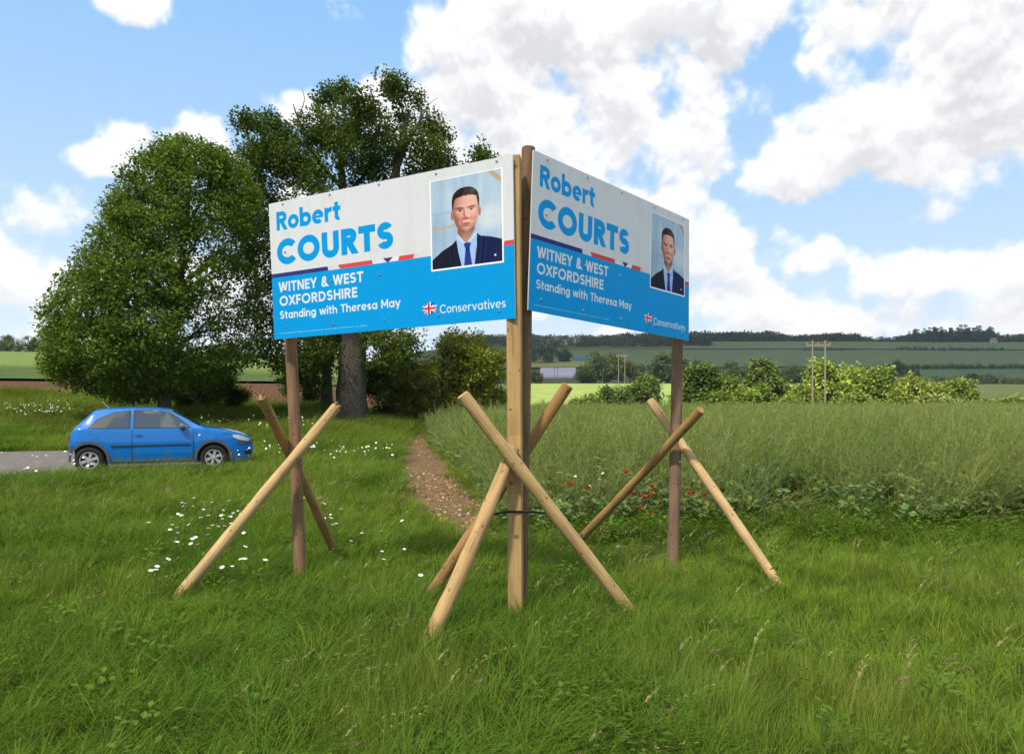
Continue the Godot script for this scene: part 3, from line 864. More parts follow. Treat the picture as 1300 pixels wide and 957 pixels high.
func panel(parent: Node3D, tl: Vector3, tr: Vector3, br: Vector3, bl: Vector3) -> void:
	var o := parent.position
	var back := -(tr - tl).cross(bl - tl).normalized()
	if back.z > 0.0: back = -back          # the printed side looks at the road
	var thick := back * 0.011
	var s := Shape.new()
	var core := Shape.new()
	var e := back * -0.0015
	var n := 8
	for layer in [[s, e, -back], [core, Vector3.ZERO, -back], [core, thick, back]]:
		var g: Shape = layer[0]
		var first := g.v.size()
		for j in n + 1:
			for k in n + 1:
				var u := float(k) / n
				var v := float(j) / n
				g.put(tl.lerp(tr, u).lerp(bl.lerp(br, u), v) - o + layer[1], layer[2], Vector2(u, v))
		for j in n:
			for k in n:
				var a := first + j * (n + 1) + k
				g.face(a, a + 1, a + n + 2); g.face(a, a + n + 2, a + n + 1)
	for q in [[tl, tr], [tr, br], [br, bl], [bl, tl]]:
		var mid := (tl + br) * 0.5
		var nn: Vector3 = (q[1] - q[0]).cross(thick).normalized()
		if nn.dot((q[0] + q[1]) * 0.5 - mid) < 0.0: nn = -nn
		core.quad(q[0] - o, q[1] - o, q[1] - o + thick, q[0] - o + thick, nn)
	var p := part("panel", core, mat(0.62, 0.62, 0.60, 0.55), parent)
	part("printed_face", s, print_mat, p)
	for q in SCREWS:
		var u: float = q[0] / 2.44
		var v: float = q[1] / 1.22
		var c := tl.lerp(tr, u).lerp(bl.lerp(br, u), v) - o
		var sc := Shape.new()
		sc.tube([c - back * 0.001, c - back * 0.004, c - back * 0.006], [0.0115, 0.0105, 0.005], 10)
		part("screw", sc, steel, p)

func billboards() -> void:
	print_mat = mat(1, 1, 1, 0.55, 0.22)
	print_mat.albedo_texture = poster()
	print_mat.texture_repeat = false
	steel = mat(0.42, 0.42, 0.42, 0.4, 0.5)
	steel.metallic = 0.7
	var pale := [wood(0.64, 0.425, 0.195, 0.1), wood(0.60, 0.395, 0.18, 0.6), wood(0.68, 0.465, 0.23, 0.33)]
	var tan_ := [wood(0.44, 0.25, 0.10, 0.8), wood(0.43, 0.265, 0.10, 0.25)]
	var brown := [wood(0.31, 0.185, 0.11, 0.5), wood(0.26, 0.165, 0.095, 0.7), wood(0.30, 0.19, 0.125, 0.15)]
	# the sign whose face turns towards the lane
	var o := thing("billboard", "blue and white election billboard nearer the parked car, on brown and square timber posts", "billboard", Vector3(-1.0, 0, -6.0))
	panel(o, spot(341, 259, 6.6), spot(651, 196, 5.45), spot(654, 404, 5.45), spot(348, 431, 6.6))
	# square sawn post at the meeting corner
	var s := Shape.new()
	var half := 0.054
	var ax := Vector3(0.9928, 0, 0.12)
	var az := Vector3(-0.12, 0, 0.9928)
	var bot := Vector3(0.030, -0.25, -5.54)
	var top := Vector3(0.012, 3.462, -5.54)
	var ring := []
	for w in [[-1, -1], [1, -1], [1, 1], [-1, 1]]: ring.append(ax * w[0] * half + az * w[1] * half)
	# bevelled: eight sides
	var prof := []
	for k in 4:
		prof.append(ring[k].lerp(ring[(k + 3) % 4], 0.06)); prof.append(ring[k].lerp(ring[(k + 1) % 4], 0.06))
	var first := 0
	var levels := 12
	for k in 8:
		var p0: Vector3 = prof[k]
		var p1: Vector3 = prof[(k + 1) % 8]
		var nn := (p0 + p1).normalized()
		if k % 2 == 1: nn = (p1 - p0).cross(Vector3.UP).normalized(); nn = nn if nn.dot(p0 + p1) > 0 else -nn
		for j in levels:
			var a := bot.lerp(top, float(j) / levels) - o.position
			var b := bot.lerp(top, float(j + 1) / levels) - o.position
			first = s.v.size()
			var u0 := k / 8.0
			for q in [[a + p0, u0, j], [a + p1, u0 + 0.12, j], [b + p1, u0 + 0.12, j + 1], [b + p0, u0, j + 1]]: s.put(q[0], nn, Vector2(q[1], q[2] * 0.31))
			s.face(first, first + 1, first + 2); s.face(first, first + 2, first + 3)
	for k in range(1, 7): s.tri(top + prof[0] - o.position, top + prof[k] - o.position, top + prof[k + 1] - o.position, Vector3.UP)
	var sq := part("post", s, wood(0.56, 0.365, 0.155, 0.42, 0.36), o)
	sq.set_meta("label", "square sawn pale timber post")
	for y in [1.83, 2.0, 2.62]:
		var h := Shape.new()
		var p := bot.lerp(top, (y + 0.25) / 3.71) + az * (half + 0.001) - ax * 0.03 - o.position
		h.tube([p, p + az * 0.003], [0.006, 0.005], 8)
		part("bolt", h, steel, o)
	pole("post", spot(380.5, 727, 6.78) + Vector3(0.01, -0.3, 0), spot(361, 268, 6.76), 0.057, 0.052, brown[0], o, 2)
	pole("brace", spot(232, 753, 6.22) + Vector3(-0.06, -0.06, 0.02), spot(427, 516, 6.72), 0.052, 0.047, pale[2], o, 3)
	splinters(spot(427, 516, 6.72), (spot(427, 516, 6.72) - spot(232, 752, 6.22)).normalized(), 0.045, pale[2], o, 31, 0.045)
	pole("brace", spot(424, 699, 7.9) + Vector3(0.02, -0.1, -0.05), spot(331, 504, 6.35), 0.048, 0.044, tan_[1], o, 4)
	splinters(spot(331, 504, 6.35), (spot(331, 504, 6.35) - spot(424, 699, 7.9)).normalized(), 0.042, pale[0], o, 32, 0.08)
	pole("brace", spot(799, 777, 5.66) + Vector3(0.05, -0.06, 0), spot(587, 501, 5.22), 0.050, 0.047, pale[0], o, 5)
	pole("brace", spot(542, 812, 4.98) + Vector3(-0.03, -0.08, 0.02), spot(652, 568, 5.44), 0.056, 0.049, pale[1], o, 6)
	for q in [[642, 579, 5.30], [650, 587, 5.30]]:
		var c := spot(q[0], q[1], q[2]) - o.position
		var h := Shape.new()
		h.tube([c, c + Vector3(0, 0, 0.012)], [0.009, 0.007], 8)
		part("bolt", h, steel, o)
	# the sign that turns towards the crop
	var r := thing("billboard", "blue and white election billboard nearer the crop field, steeply angled, on brown round posts", "billboard", Vector3(1.0, 0, -6.6))
	panel(r, spot(677.5, 190.3, 5.58), spot(875, 278.6, 7.37), spot(874.6, 432.4, 7.37), spot(670.5, 393.5, 5.58))
	pole("post", spot(660, 778, 5.72) + Vector3(0, -0.3, 0), spot(671, 187, 5.70), 0.055, 0.052, brown[1], r, 8)
	pole("post", spot(852.5, 716, 7.50) + Vector3(0, -0.3, 0), spot(861.5, 285, 7.46), 0.060, 0.056, brown[2], r, 9)
	pole("brace", spot(544, 758, 6.12) + Vector3(-0.04, -0.06, 0), spot(721, 489, 5.80), 0.049, 0.047, tan_[0], r, 10)
	pole("brace", spot(979, 730, 6.88) + Vector3(0.04, -0.06, 0.03), spot(825, 508, 7.68), 0.048, 0.046, pale[2], r, 11)
	pole("brace", spot(729, 689, 8.55) + Vector3(-0.03, -0.06, -0.03), spot(890, 520, 7.02), 0.048, 0.045, tan_[1], r, 12)
	for q in [[853, 553, 7.10], [863, 586, 7.39]]:
		var c := spot(q[0], q[1], q[2]) - r.position
		var h := Shape.new()
		h.tube([c, c + Vector3(0, 0, 0.012)], [0.009, 0.007], 8)
		part("bolt", h, steel, r)
	# cord tied round the posts at the corner
	var cord := Shape.new()
	var line := []
	for q in [[606, 660, 5.36], [622, 654, 5.345], [635, 651, 5.40], [643, 649.5, 5.46], [652, 649.5, 5.474], [663, 649.5, 5.475], [670, 649.5, 5.60], [680, 650, 5.68], [690, 651, 5.62], [702, 651.5, 5.57]]: line.append(spot(q[0], q[1], q[2]))
	var radii := []
	for q in line: radii.append(0.0085)
	cord.tube(line, radii, 8)
	var co := part("cord", cord, mat(0.012, 0.012, 0.014, 0.5, 0.4))
	tag(co, "thin black cord tied round the posts where the two billboards meet", "cord")

# ------------------------------------------------------------------ the car
const CAR_TOP := [[-0.42, 0.60], [-0.40, 0.76], [-0.31, 0.97], [-0.12, 1.20], [0.05, 1.375], [0.2, 1.41], [0.6, 1.437], [1.05, 1.44], [1.4, 1.42], [1.6, 1.375], [1.9, 1.21], [2.2, 1.03], [2.3, 0.99], [2.6, 0.95], [2.9, 0.89], [3.1, 0.83], [3.25, 0.75], [3.33, 0.66], [3.36, 0.55]]
const CAR_LOW := [[-0.42, 0.46], [-0.40, 0.33], [-0.34, 0.25], [-0.2, 0.21], [0.3, 0.19], [2.2, 0.19], [3.0, 0.19], [3.24, 0.22], [3.32, 0.30], [3.36, 0.45]]
const CAR_WIDE := [[-0.42, 0.60], [-0.39, 0.68], [-0.28, 0.755], [0.0, 0.80], [0.6, 0.815], [1.5, 0.82], [2.3, 0.815], [2.8, 0.79], [3.1, 0.73], [3.25, 0.65], [3.33, 0.55], [3.36, 0.44]]
const CAR_SIDE := [[0.19, 0.94], [0.35, 0.985], [0.58, 1.0], [0.78, 0.997], [0.86, 0.988], [0.90, 0.965], [0.96, 0.957]]

func car_low(x: float) -> float:
	var y := table(CAR_LOW, x)
	for c in [0.0, 2.49]:
		if absf(x - c) < 0.355: y = maxf(y, 0.29 + sqrt(0.355 * 0.355 - (x - c) * (x - c)))
	return y

func car_section(x: float) -> Array:
	var t := smooth(CAR_TOP, x)
	var wide := smooth(CAR_WIDE, x)
	var lo := minf(car_low(x), t - 0.05)
	var belt := minf(0.955, t - 0.035)
	var pts := []
	for f in [0.0, 0.3, 0.62, 0.9, 1.0]:
		var y: float = lerpf(lo, belt, f)
		pts.append(Vector2(wide * table(CAR_SIDE, y), y))
	var g := clampf((t - belt) / 0.45, 0.0, 1.0)
	var rw := wide * lerpf(0.85, 0.70, g)
	var ey := t - lerpf(0.02, 0.065, g)
	for f in [0.25, 0.5, 0.75, 1.0]: pts.append(Vector2(lerpf(pts[4].x, rw, f), lerpf(belt, ey, f)))
	for f in [0.12, 0.28, 0.5, 0.75, 1.0]: pts.append(Vector2(rw * (1.0 - f), ey + (t - ey) * (1.0 - pow(1.0 - f, 2.4))))
	return pts

func car_z(x: float, y: float) -> float:       # half-width of the body at that place on its side
	var p := car_section(x)
	for k in range(1, p.size()):
		if y <= p[k].y: return lerpf(p[k - 1].x, p[k].x, clampf((y - p[k - 1].y) / maxf(p[k].y - p[k - 1].y, 1e-4), 0.0, 1.0))
	return 0.0

func side_panel(lo: Callable, hi: Callable, x0: float, x1: float, nx: int, ny: int, proud: float, side: float) -> Shape:      # a plate that lies on the flank between two curves
	var s := Shape.new()
	for k in nx + 1:
		var x := lerpf(x0, x1, float(k) / nx)
		var a: float = lo.call(x)
		var b: float = hi.call(x)
		for j in ny + 1:
			var y := lerpf(a, b, float(j) / ny)
			var z := car_z(x, y)
			var dz := (car_z(x, y + 0.02) - car_z(x, y - 0.02)) / 0.04
			var dx := (car_z(x + 0.02, y) - car_z(x - 0.02, y)) / 0.04
			var nn := Vector3(-dx, -dz, 1).normalized()
			nn.z *= side
			s.put(Vector3(x, y, z * side) + nn * proud, nn, Vector2(x, y))
	for k in nx:
		for j in ny:
			var a := k * (ny + 1) + j
			s.face(a, a + 1, a + ny + 2); s.face(a, a + ny + 2, a + ny + 1)
	return s

func ring_strip(cx: float, cy: float, r0: float, r1: float, a0: float, a1: float, proud: float, side: float) -> Shape:
	var s := Shape.new()
	var n := 24
	for k in n + 1:
		var w := lerpf(a0, a1, float(k) / n)
		for r in [r0, (r0 + r1) * 0.5, r1]:
			var x: float = cx + cos(w) * r
			var y: float = cy + sin(w) * r
			var z := car_z(x, maxf(y, car_low(x) + 0.01)) + proud * (1.0 if r > r0 else 0.6)
			s.put(Vector3(x, y, z * side), Vector3(0, 0.1, side).normalized())
	for k in n:
		for j in 2:
			var a := k * 3 + j
			s.face(a, a + 1, a + 4); s.face(a, a + 4, a + 3)
	return s

func car() -> void:
	var o := thing("parked_car", "small blue three door hatchback parked on the tarmac at the meadow edge", "car", Vector3(-9.42, land(-9.4, -16.5) + 0.012, -16.52), deg_to_rad(21.7))
	var paint := mat(1, 1, 1, 0.4, 0.3)
	paint.clearcoat_enabled = true
	paint.clearcoat = 0.9
	paint.clearcoat_roughness = 0.06
	# paint with dried mud splashed up from the sills
	var tw := 512
	var th := 256
	var im := Image.create(tw, th, false, Image.FORMAT_RGB8)
	var mud := noise_of(0.02, 5, 41)
	var fine := noise_of(0.16, 3, 42)
	var blue := lin(0.0, 0.155, 0.52)
	for y in th:
		for x in tw:
			var my := (1.0 - (y + 0.5) / th) * 1.6
			var k := 0.42 + 0.16 * mud.get_noise_2d(x * 2.0, y) - my
			var c := blue
			if k > 0.0 and fine.get_noise_2d(x, y) + k * 3.2 > 0.12: c = blue.lerp(lin(0.17, 0.145, 0.115), clampf(0.35 + k * 1.6, 0.0, 0.85))
			im.set_pixel(x, y, c)
	paint.albedo_texture = ImageTexture.create_from_image(im)
	paint.uv1_scale = Vector3(1.0 / 3.9, -1.0 / 1.6, 1)
	paint.uv1_offset = Vector3(0.12, 1.0, 0)
	var glass := mat(0.12, 0.13, 0.135, 0.03, 0.6)
	glass.metallic = 0.5
	var black := mat(0.025, 0.026, 0.028, 0.55, 0.4)
	var grey := mat(0.07, 0.075, 0.085, 0.65, 0.35)
	var dirt := mat(0.05, 0.046, 0.04, 0.9, 0.2)
	var silver := mat(0.50, 0.50, 0.49, 0.38, 0.5)
	silver.metallic = 0.4
	var rubber := mat(0.028, 0.027, 0.026, 0.85, 0.25)
	var lamp := mat(0.62, 0.62, 0.58, 0.12, 0.6)
	var red := mat(0.40, 0.02, 0.02, 0.2, 0.5)
	# shell
	var s := Shape.new()
	var xs := []
	var x := -0.42
	while x < 3.3601:
		xs.append(x); x += 0.03
	var rows := 27
	for xx in xs:
		var p := car_section(xx)
		for k in rows:
			var q: Vector2 = p[k] if k < 14 else p[26 - k]
			s.put(Vector3(xx, q.y, q.x if k < 14 else -q.x), Vector3.ZERO, Vector2(xx, q.y))
	for a in xs.size():
		for k in rows:
			var here := a * rows + k
			var dx: Vector3 = s.v[mini(a + 1, xs.size() - 1) * rows + k] - s.v[maxi(a - 1, 0) * rows + k]
			var dk: Vector3 = s.v[a * rows + mini(k + 1, rows - 1)] - s.v[a * rows + maxi(k - 1, 0)]
			var nn := dx.cross(dk).normalized()
			if nn.dot(s.v[here] - Vector3(clampf(xs[a], 0.4, 2.6), 0.62, 0)) < 0.0: nn = -nn
			s.n[here] = nn
	for a in xs.size() - 1:
		for k in rows - 1:
			var q := a * rows + k
			s.face(q, q + 1, q + rows + 1); s.face(q, q + rows + 1, q + rows)
	for e in [0, xs.size() - 1]:
		var nn := Vector3(-1 if e == 0 else 1, 0, 0)
		var mid := s.put(Vector3(xs[e], 0.52, 0), nn, Vector2(xs[e], 0.52))
		var from := s.v.size()
		for k in rows: s.put(s.v[e * rows + k], nn, s.uv[e * rows + k])
		for k in rows - 1: s.face(mid, from + k, from + k + 1)
	part("body", s, paint, o)
	var under := Shape.new()
	under.box(Vector3(-0.30, 0.17, -0.60), Vector3(3.1, 0.52, 0.60))
	under.box(Vector3(-0.34, 0.5, -0.58), Vector3(0.34, 0.68, 0.58))
	under.box(Vector3(2.12, 0.5, -0.58), Vector3(2.84, 0.68, 0.58))
	part("underbody", under, black, o)
	for side in [1.0, -1.0]:
		var door := part("door", side_panel(func(_x: float) -> float: return 0.235, func(_x: float) -> float: return 0.948, 0.835, 2.06, 24, 10, 0.006, side), paint, o)
		part("window_frame", side_panel(func(_x: float) -> float: return 0.962, func(q: float) -> float: return table([[0.85, 1.372], [1.30, 1.372], [1.57, 1.318], [1.79, 1.17], [2.02, 0.975]], q), 0.85, 2.01, 24, 5, 0.004, side), black, door)
		part("window", side_panel(func(_x: float) -> float: return 0.975, func(q: float) -> float: return table([[0.88, 1.355], [1.30, 1.355], [1.56, 1.300], [1.77, 1.155], [1.96, 0.985]], q), 0.88, 1.955, 24, 5, 0.008, side), glass, door)
		for gx in [0.829, 2.058]: part("door_gap", side_panel(func(_x: float) -> float: return 0.25, func(_x: float) -> float: return 0.95, gx, gx + 0.012, 1, 10, 0.0085, side), black, door)
		if side > 0: part("fuel_flap", side_panel(func(_x: float) -> float: return 0.74, func(_x: float) -> float: return 0.86, 0.02, 0.15, 3, 3, 0.006, side), paint, o)
		var hd := Shape.new()
		hd.box(Vector3(0.90, 0.80, (car_z(0.95, 0.81) + 0.004) * side), Vector3(1.03, 0.835, (car_z(0.95, 0.81) + 0.030) * side))
		part("handle", hd, paint, door)
		part("window_frame", side_panel(func(_x: float) -> float: return 0.962, func(q: float) -> float: return table([[-0.04, 0.965], [0.15, 1.175], [0.44, 1.312], [0.79, 1.366]], q), -0.035, 0.79, 20, 5, 0.004, side), black, o)
		part("window", side_panel(func(_x: float) -> float: return 0.975, func(q: float) -> float: return table([[-0.01, 0.98], [0.17, 1.16], [0.44, 1.295], [0.765, 1.350]], q), -0.005, 0.762, 20, 5, 0.008, side), glass, o)
		part("rubbing_strip", side_panel(func(q: float) -> float: return 0.555 + 0.008 * q, func(q: float) -> float: return 0.592 + 0.008 * q, 0.42, 2.02, 20, 2, 0.014, side), black, o)
		part("sill", side_panel(func(_x: float) -> float: return 0.195, func(_x: float) -> float: return 0.245, 0.40, 2.08, 16, 2, 0.010, side), dirt, o)
		for c in [0.0, 2.49]: part("wheel_arch", ring_strip(c, 0.29, 0.345, 0.405, deg_to_rad(-8 if c > 0 else 0), deg_to_rad(180 if c > 0 else 186), 0.014, side), grey, o)
		part("bumper", side_panel(func(_x: float) -> float: return 0.505, func(_x: float) -> float: return 0.60, -0.40, -0.30, 6, 3, 0.012, side), grey, o)
		part("tail_light", side_panel(func(_x: float) -> float: return 0.66, func(_x: float) -> float: return 0.86, -0.40, -0.365, 4, 4, 0.006, side), red, o)
		part("headlight", side_panel(func(q: float) -> float: return table([[2.90, 0.745], [3.05, 0.675], [3.26, 0.635]], q), func(q: float) -> float: return table([[2.90, 0.80], [3.05, 0.785], [3.26, 0.695]], q), 2.90, 3.25, 12, 4, 0.008, side), lamp, o)
		part("bumper", side_panel(func(_x: float) -> float: return 0.585, func(_x: float) -> float: return 0.63, 2.98, 3.33, 10, 2, 0.012, side), grey, o)
		part("fog_light", side_panel(func(_x: float) -> float: return 0.34, func(_x: float) -> float: return 0.43, 3.16, 3.31, 8, 3, 0.006, side), black, o)
		part("side_lamp", side_panel(func(_x: float) -> float: return 0.785, func(_x: float) -> float: return 0.82, 2.17, 2.215, 3, 2, 0.007, side), lamp, o)
		var mir := Shape.new()
		var mz := car_z(1.84, 0.99)
		var pathm := []
		var rad := []
		for k in 7:
			var t := k / 6.0
			pathm.append(Vector3(1.83 + 0.02 * t, 1.0, (mz + 0.03 + 0.17 * t) * side))
			rad.append(0.075 * sqrt(maxf(0.08, 1.0 - pow(2.0 * t - 1.0, 2.0))))
		mir.tube(pathm, rad, 12)
		var mi := part("mirror", mir, paint, o)
		var arm := Shape.new()
		arm.box(Vector3(1.80, 0.945, (mz - 0.02) * side), Vector3(1.90, 0.985, (mz + 0.09) * side))
		part("mirror_arm", arm, black, mi)
		for c in [0.0, 2.49]:
			var wheel := Node3D.new()
			wheel.name = "wheel"
			o.add_child(wheel, true)
			wheel.position = Vector3(c, 0.285, 0.70 * side)
			var ty := Shape.new()
			var prof := [[0.185, -0.085], [0.235, -0.092], [0.272, -0.085], [0.287, -0.06], [0.290, 0.0], [0.287, 0.06], [0.272, 0.085], [0.235, 0.092], [0.185, 0.085]]
			for k in 33:
				var w := TAU * k / 32
				for q in prof:
					var nn := Vector3(cos(w) * (q[0] - 0.23), sin(w) * (q[0] - 0.23), q[1] * 0.7).normalized()
					ty.put(Vector3(cos(w) * q[0], sin(w) * q[0], q[1]), nn)
			for k in 32:
				for j in prof.size() - 1:
					var a := k * prof.size() + j
					ty.face(a, a + 1, a + prof.size() + 1); ty.face(a, a + prof.size() + 1, a + prof.size())
			part("tyre", ty, rubber, wheel)
			var rim := Shape.new()
			var zf: float = 0.075 * side
			for k in 32:
				var w0 := TAU * k / 32
				var w1 := TAU * (k + 1) / 32
				rim.quad(Vector3(cos(w0) * 0.165, sin(w0) * 0.165, zf), Vector3(cos(w1) * 0.165, sin(w1) * 0.165, zf), Vector3(cos(w1) * 0.192, sin(w1) * 0.192, zf + 0.01 * side), Vector3(cos(w0) * 0.192, sin(w0) * 0.192, zf + 0.01 * side), Vector3(0, 0, side))
			for k in 6:
				var w := TAU * (k + 0.3) / 6.0
				var u := Vector3(cos(w), sin(w), 0)
				var t := Vector3(-sin(w), cos(w), 0)
				rim.hexa([u * 0.03 - t * 0.019 + Vector3(0, 0, zf * 0.8), u * 0.03 + t * 0.019 + Vector3(0, 0, zf * 0.8), u * 0.172 + t * 0.032 + Vector3(0, 0, zf * 0.9), u * 0.172 - t * 0.032 + Vector3(0, 0, zf * 0.9),
					u * 0.03 - t * 0.03 + Vector3(0, 0, zf * 0.2), u * 0.03 + t * 0.03 + Vector3(0, 0, zf * 0.2), u * 0.172 + t * 0.045 + Vector3(0, 0, zf * 0.3), u * 0.172 - t * 0.045 + Vector3(0, 0, zf * 0.3)])
			rim.tube([Vector3(0, 0, zf * 0.3), Vector3(0, 0, zf * 1.02)], [0.045, 0.038], 14)
			part("rim", rim, silver, wheel)
			var well := Shape.new()
			well.tube([Vector3(0, 0, -zf), Vector3(0, 0, zf * 0.15)], [0.18, 0.18], 20)
			part("brake_drum", well, black, wheel)
	# windscreen and rear window lie on the shell
	for g in [["windscreen", 1.62, 2.20], ["rear_window", -0.27, 0.00]]:
		var w := Shape.new()
		var nx := 12
		for a in nx + 1:
			var xx := lerpf(g[1], g[2], float(a) / nx)
			var p := car_section(xx)
			for k in range(9, 18):
				var q: Vector2 = p[k] if k < 14 else p[26 - k]
				var tx := (smooth(CAR_TOP, xx + 0.02) - smooth(CAR_TOP, xx - 0.02)) / 0.04
				var nn := Vector3(-tx, 1, 0).normalized()
				w.put(Vector3(xx, q.y, q.x if k < 14 else -q.x) + nn * 0.006, nn)
		for a in nx:
			for k in 8:
				var q := a * 9 + k
				w.face(q, q + 1, q + 10); w.face(q, q + 10, q + 9)
		part(g[0], w, glass, o)
	var plate := Shape.new()
	plate.box(Vector3(3.355, 0.40, -0.26), Vector3(3.372, 0.51, 0.26))
	part("number_plate", plate, mat(0.7, 0.7, 0.68, 0.5), o)
	var back_plate := Shape.new()
	back_plate.box(Vector3(-0.432, 0.50, -0.26), Vector3(-0.418, 0.60, 0.26))
	part("number_plate", back_plate, mat(0.7, 0.6, 0.12, 0.5), o)
	var grille := Shape.new()
	grille.box(Vector3(3.325, 0.60, -0.35), Vector3(3.352, 0.66, 0.35))
	part("grille", grille, black, o)
	var aer := Shape.new()
	aer.tube([Vector3(0.28, 1.42, 0.0), Vector3(0.20, 1.50, 0.0), Vector3(0.16, 1.555, 0.0)], [0.008, 0.006, 0.008], 6)
	part("aerial", aer, mat(0.4, 0.4, 0.4, 0.5), o)

# ------------------------------------------------------------------ meadow and crop
const PATH := [[9.4, -0.62, -0.55], [10.2, -0.95, -0.40], [11.0, -1.30, -0.28], [12.6, -1.90, -0.62], [15.2, -2.40, -1.12], [19.0, -3.0, -1.6], [23.6, -3.55, -2.45], [28.0, -3.95, -3.1], [33.0, -4.3, -3.85]]

func path_left(d: float) -> float: return table(PATH.map(func(p: Array) -> Array: return [p[0], p[1]]), d)
func path_right(d: float) -> float: return table(PATH.map(func(p: Array) -> Array: return [p[0], p[2]]), d)
var path_l := []
var path_r := []

func crop_front(x: float) -> float:
	return 10.1 - 0.05 * x + 0.7 * bumps.get_noise_2d(x * 26.0, 31.0) + 0.5 * bumps.get_noise_2d(x * 75.0, 9.0)

func ground_kind(x: float, z: float) -> String:
	var d := -z
	if d > 9.4 and d < 33.0 and x > path_l_at(d) and x < path_r_at(d): return "path"
	var q := away(x, z)
	var s := x * 0.93 - z * 0.37
	if q > 17.3 and q < 24.6 and s < 0.5 - 0.6 * absf(q - 21.0) / 3.6: return "road"
	if d < 72.0 and d > crop_front(x) and x > path_r_at(d) + 0.12: return "crop"
	if q > soil_near(s) and q < 61.0 and s < 14.0: return "soil"
	if q >= 61.0 and x / d < -0.12: return "field"
	if d > 72.0: return "field"
	return "meadow"

func path_l_at(d: float) -> float: return table(path_l, d)
func path_r_at(d: float) -> float: return table(path_r, d)
func soil_near(s: float) -> float: return clampf(50.0 - (s + 10.0) * 0.58, 42.0, 50.0)

func blade(s: Shape, p: Vector3, tall: float, wide: float, lean: Vector2, bend: float) -> void:
	var across := Vector3(-lean.y, 0, lean.x)
	if across.length() < 0.01: across = Vector3(1, 0, 0)
	across = across.normalized() * wide * 0.5
	var last := p
	for k in range(1, 4):
		var t := k / 3.0
		var b := bend * t * t
		var q := p + Vector3(lean.x * b * tall, tall * (t - 0.32 * bend * t * t), lean.y * b * tall)
		var w0 := 1.0 - 0.25 * (k - 1)
		if k < 3: s.quad(last - across * w0, last + across * w0, q + across * (w0 - 0.25), q - across * (w0 - 0.25))
		else: s.tri(last - across * w0, last + across * w0, q)
		last = q

func tuft(seed_: int, count: int, tall: Vector2, wide: Vector2, spread: float, bend: Vector2, wind: float) -> ArrayMesh:
	var rng := RandomNumberGenerator.new()
	rng.seed = seed_
	var s := Shape.new()
	for k in count:
		var a := rng.randf_range(0, TAU)
		var r := spread * sqrt(rng.randf())
		var dir := Vector2(cos(a), sin(a)) * rng.randf_range(0.4, 1.0) + Vector2(wind, wind * 0.25)
		var v := 0.42 + 1.25 * pow(rng.randf(), 1.4)
		s.tint = Color(v * rng.randf_range(0.8, 1.25), v, v * rng.randf_range(0.6, 1.3))
		if rng.randf() < 0.10: s.tint = Color(1.7, 1.25, 3.2)             # a dry blade
		blade(s, Vector3(cos(a) * r, 0, sin(a) * r), rng.randf_range(tall.x, tall.y), rng.randf_range(wide.x, wide.y), dir.normalized(), rng.randf_range(bend.x, bend.y))
	return s.mesh()

func seed_head(seed_: int) -> ArrayMesh:          # a flowering grass stem with its soft brown plume
	var rng := RandomNumberGenerator.new()
	rng.seed = seed_
	var s := Shape.new()
	for k in 3:
		var a := rng.randf_range(0, TAU)
		var lean := Vector2(0.75, 0.2) + Vector2(cos(a), sin(a)) * 0.5
		var tall := rng.randf_range(0.40, 0.62)
		var bend := rng.randf_range(0.6, 1.5)
		s.tint = Color(0.24, 0.24, 0.07)
		var p0 := Vector3(cos(a) * 0.05, 0, sin(a) * 0.05)
		blade(s, p0, tall, 0.0035, lean, bend)
		var pts := []
		for j in range(5, 10):
			var t := j / 9.0
			var b := bend * t * t
			pts.append(p0 + Vector3(lean.x * b * tall, tall * (t - 0.32 * bend * t * t), lean.y * b * tall))
		s.tint = Color(0.27, 0.20, 0.11) if rng.randf() < 0.4 else Color(0.34, 0.31, 0.14)
		for j in 26:
			var p: Vector3 = pts[3].lerp(pts[4], rng.randf_range(-1.4, 1.0))
			var dir: Vector3 = (any_dir(rng) + (pts[4] - pts[2]).normalized() * 1.6).normalized()
			s.tri(p, p + dir * 0.022 + Vector3(0, 0.003, 0.002), p + dir * 0.014 + any_dir(rng) * 0.005)
	return s.mesh()

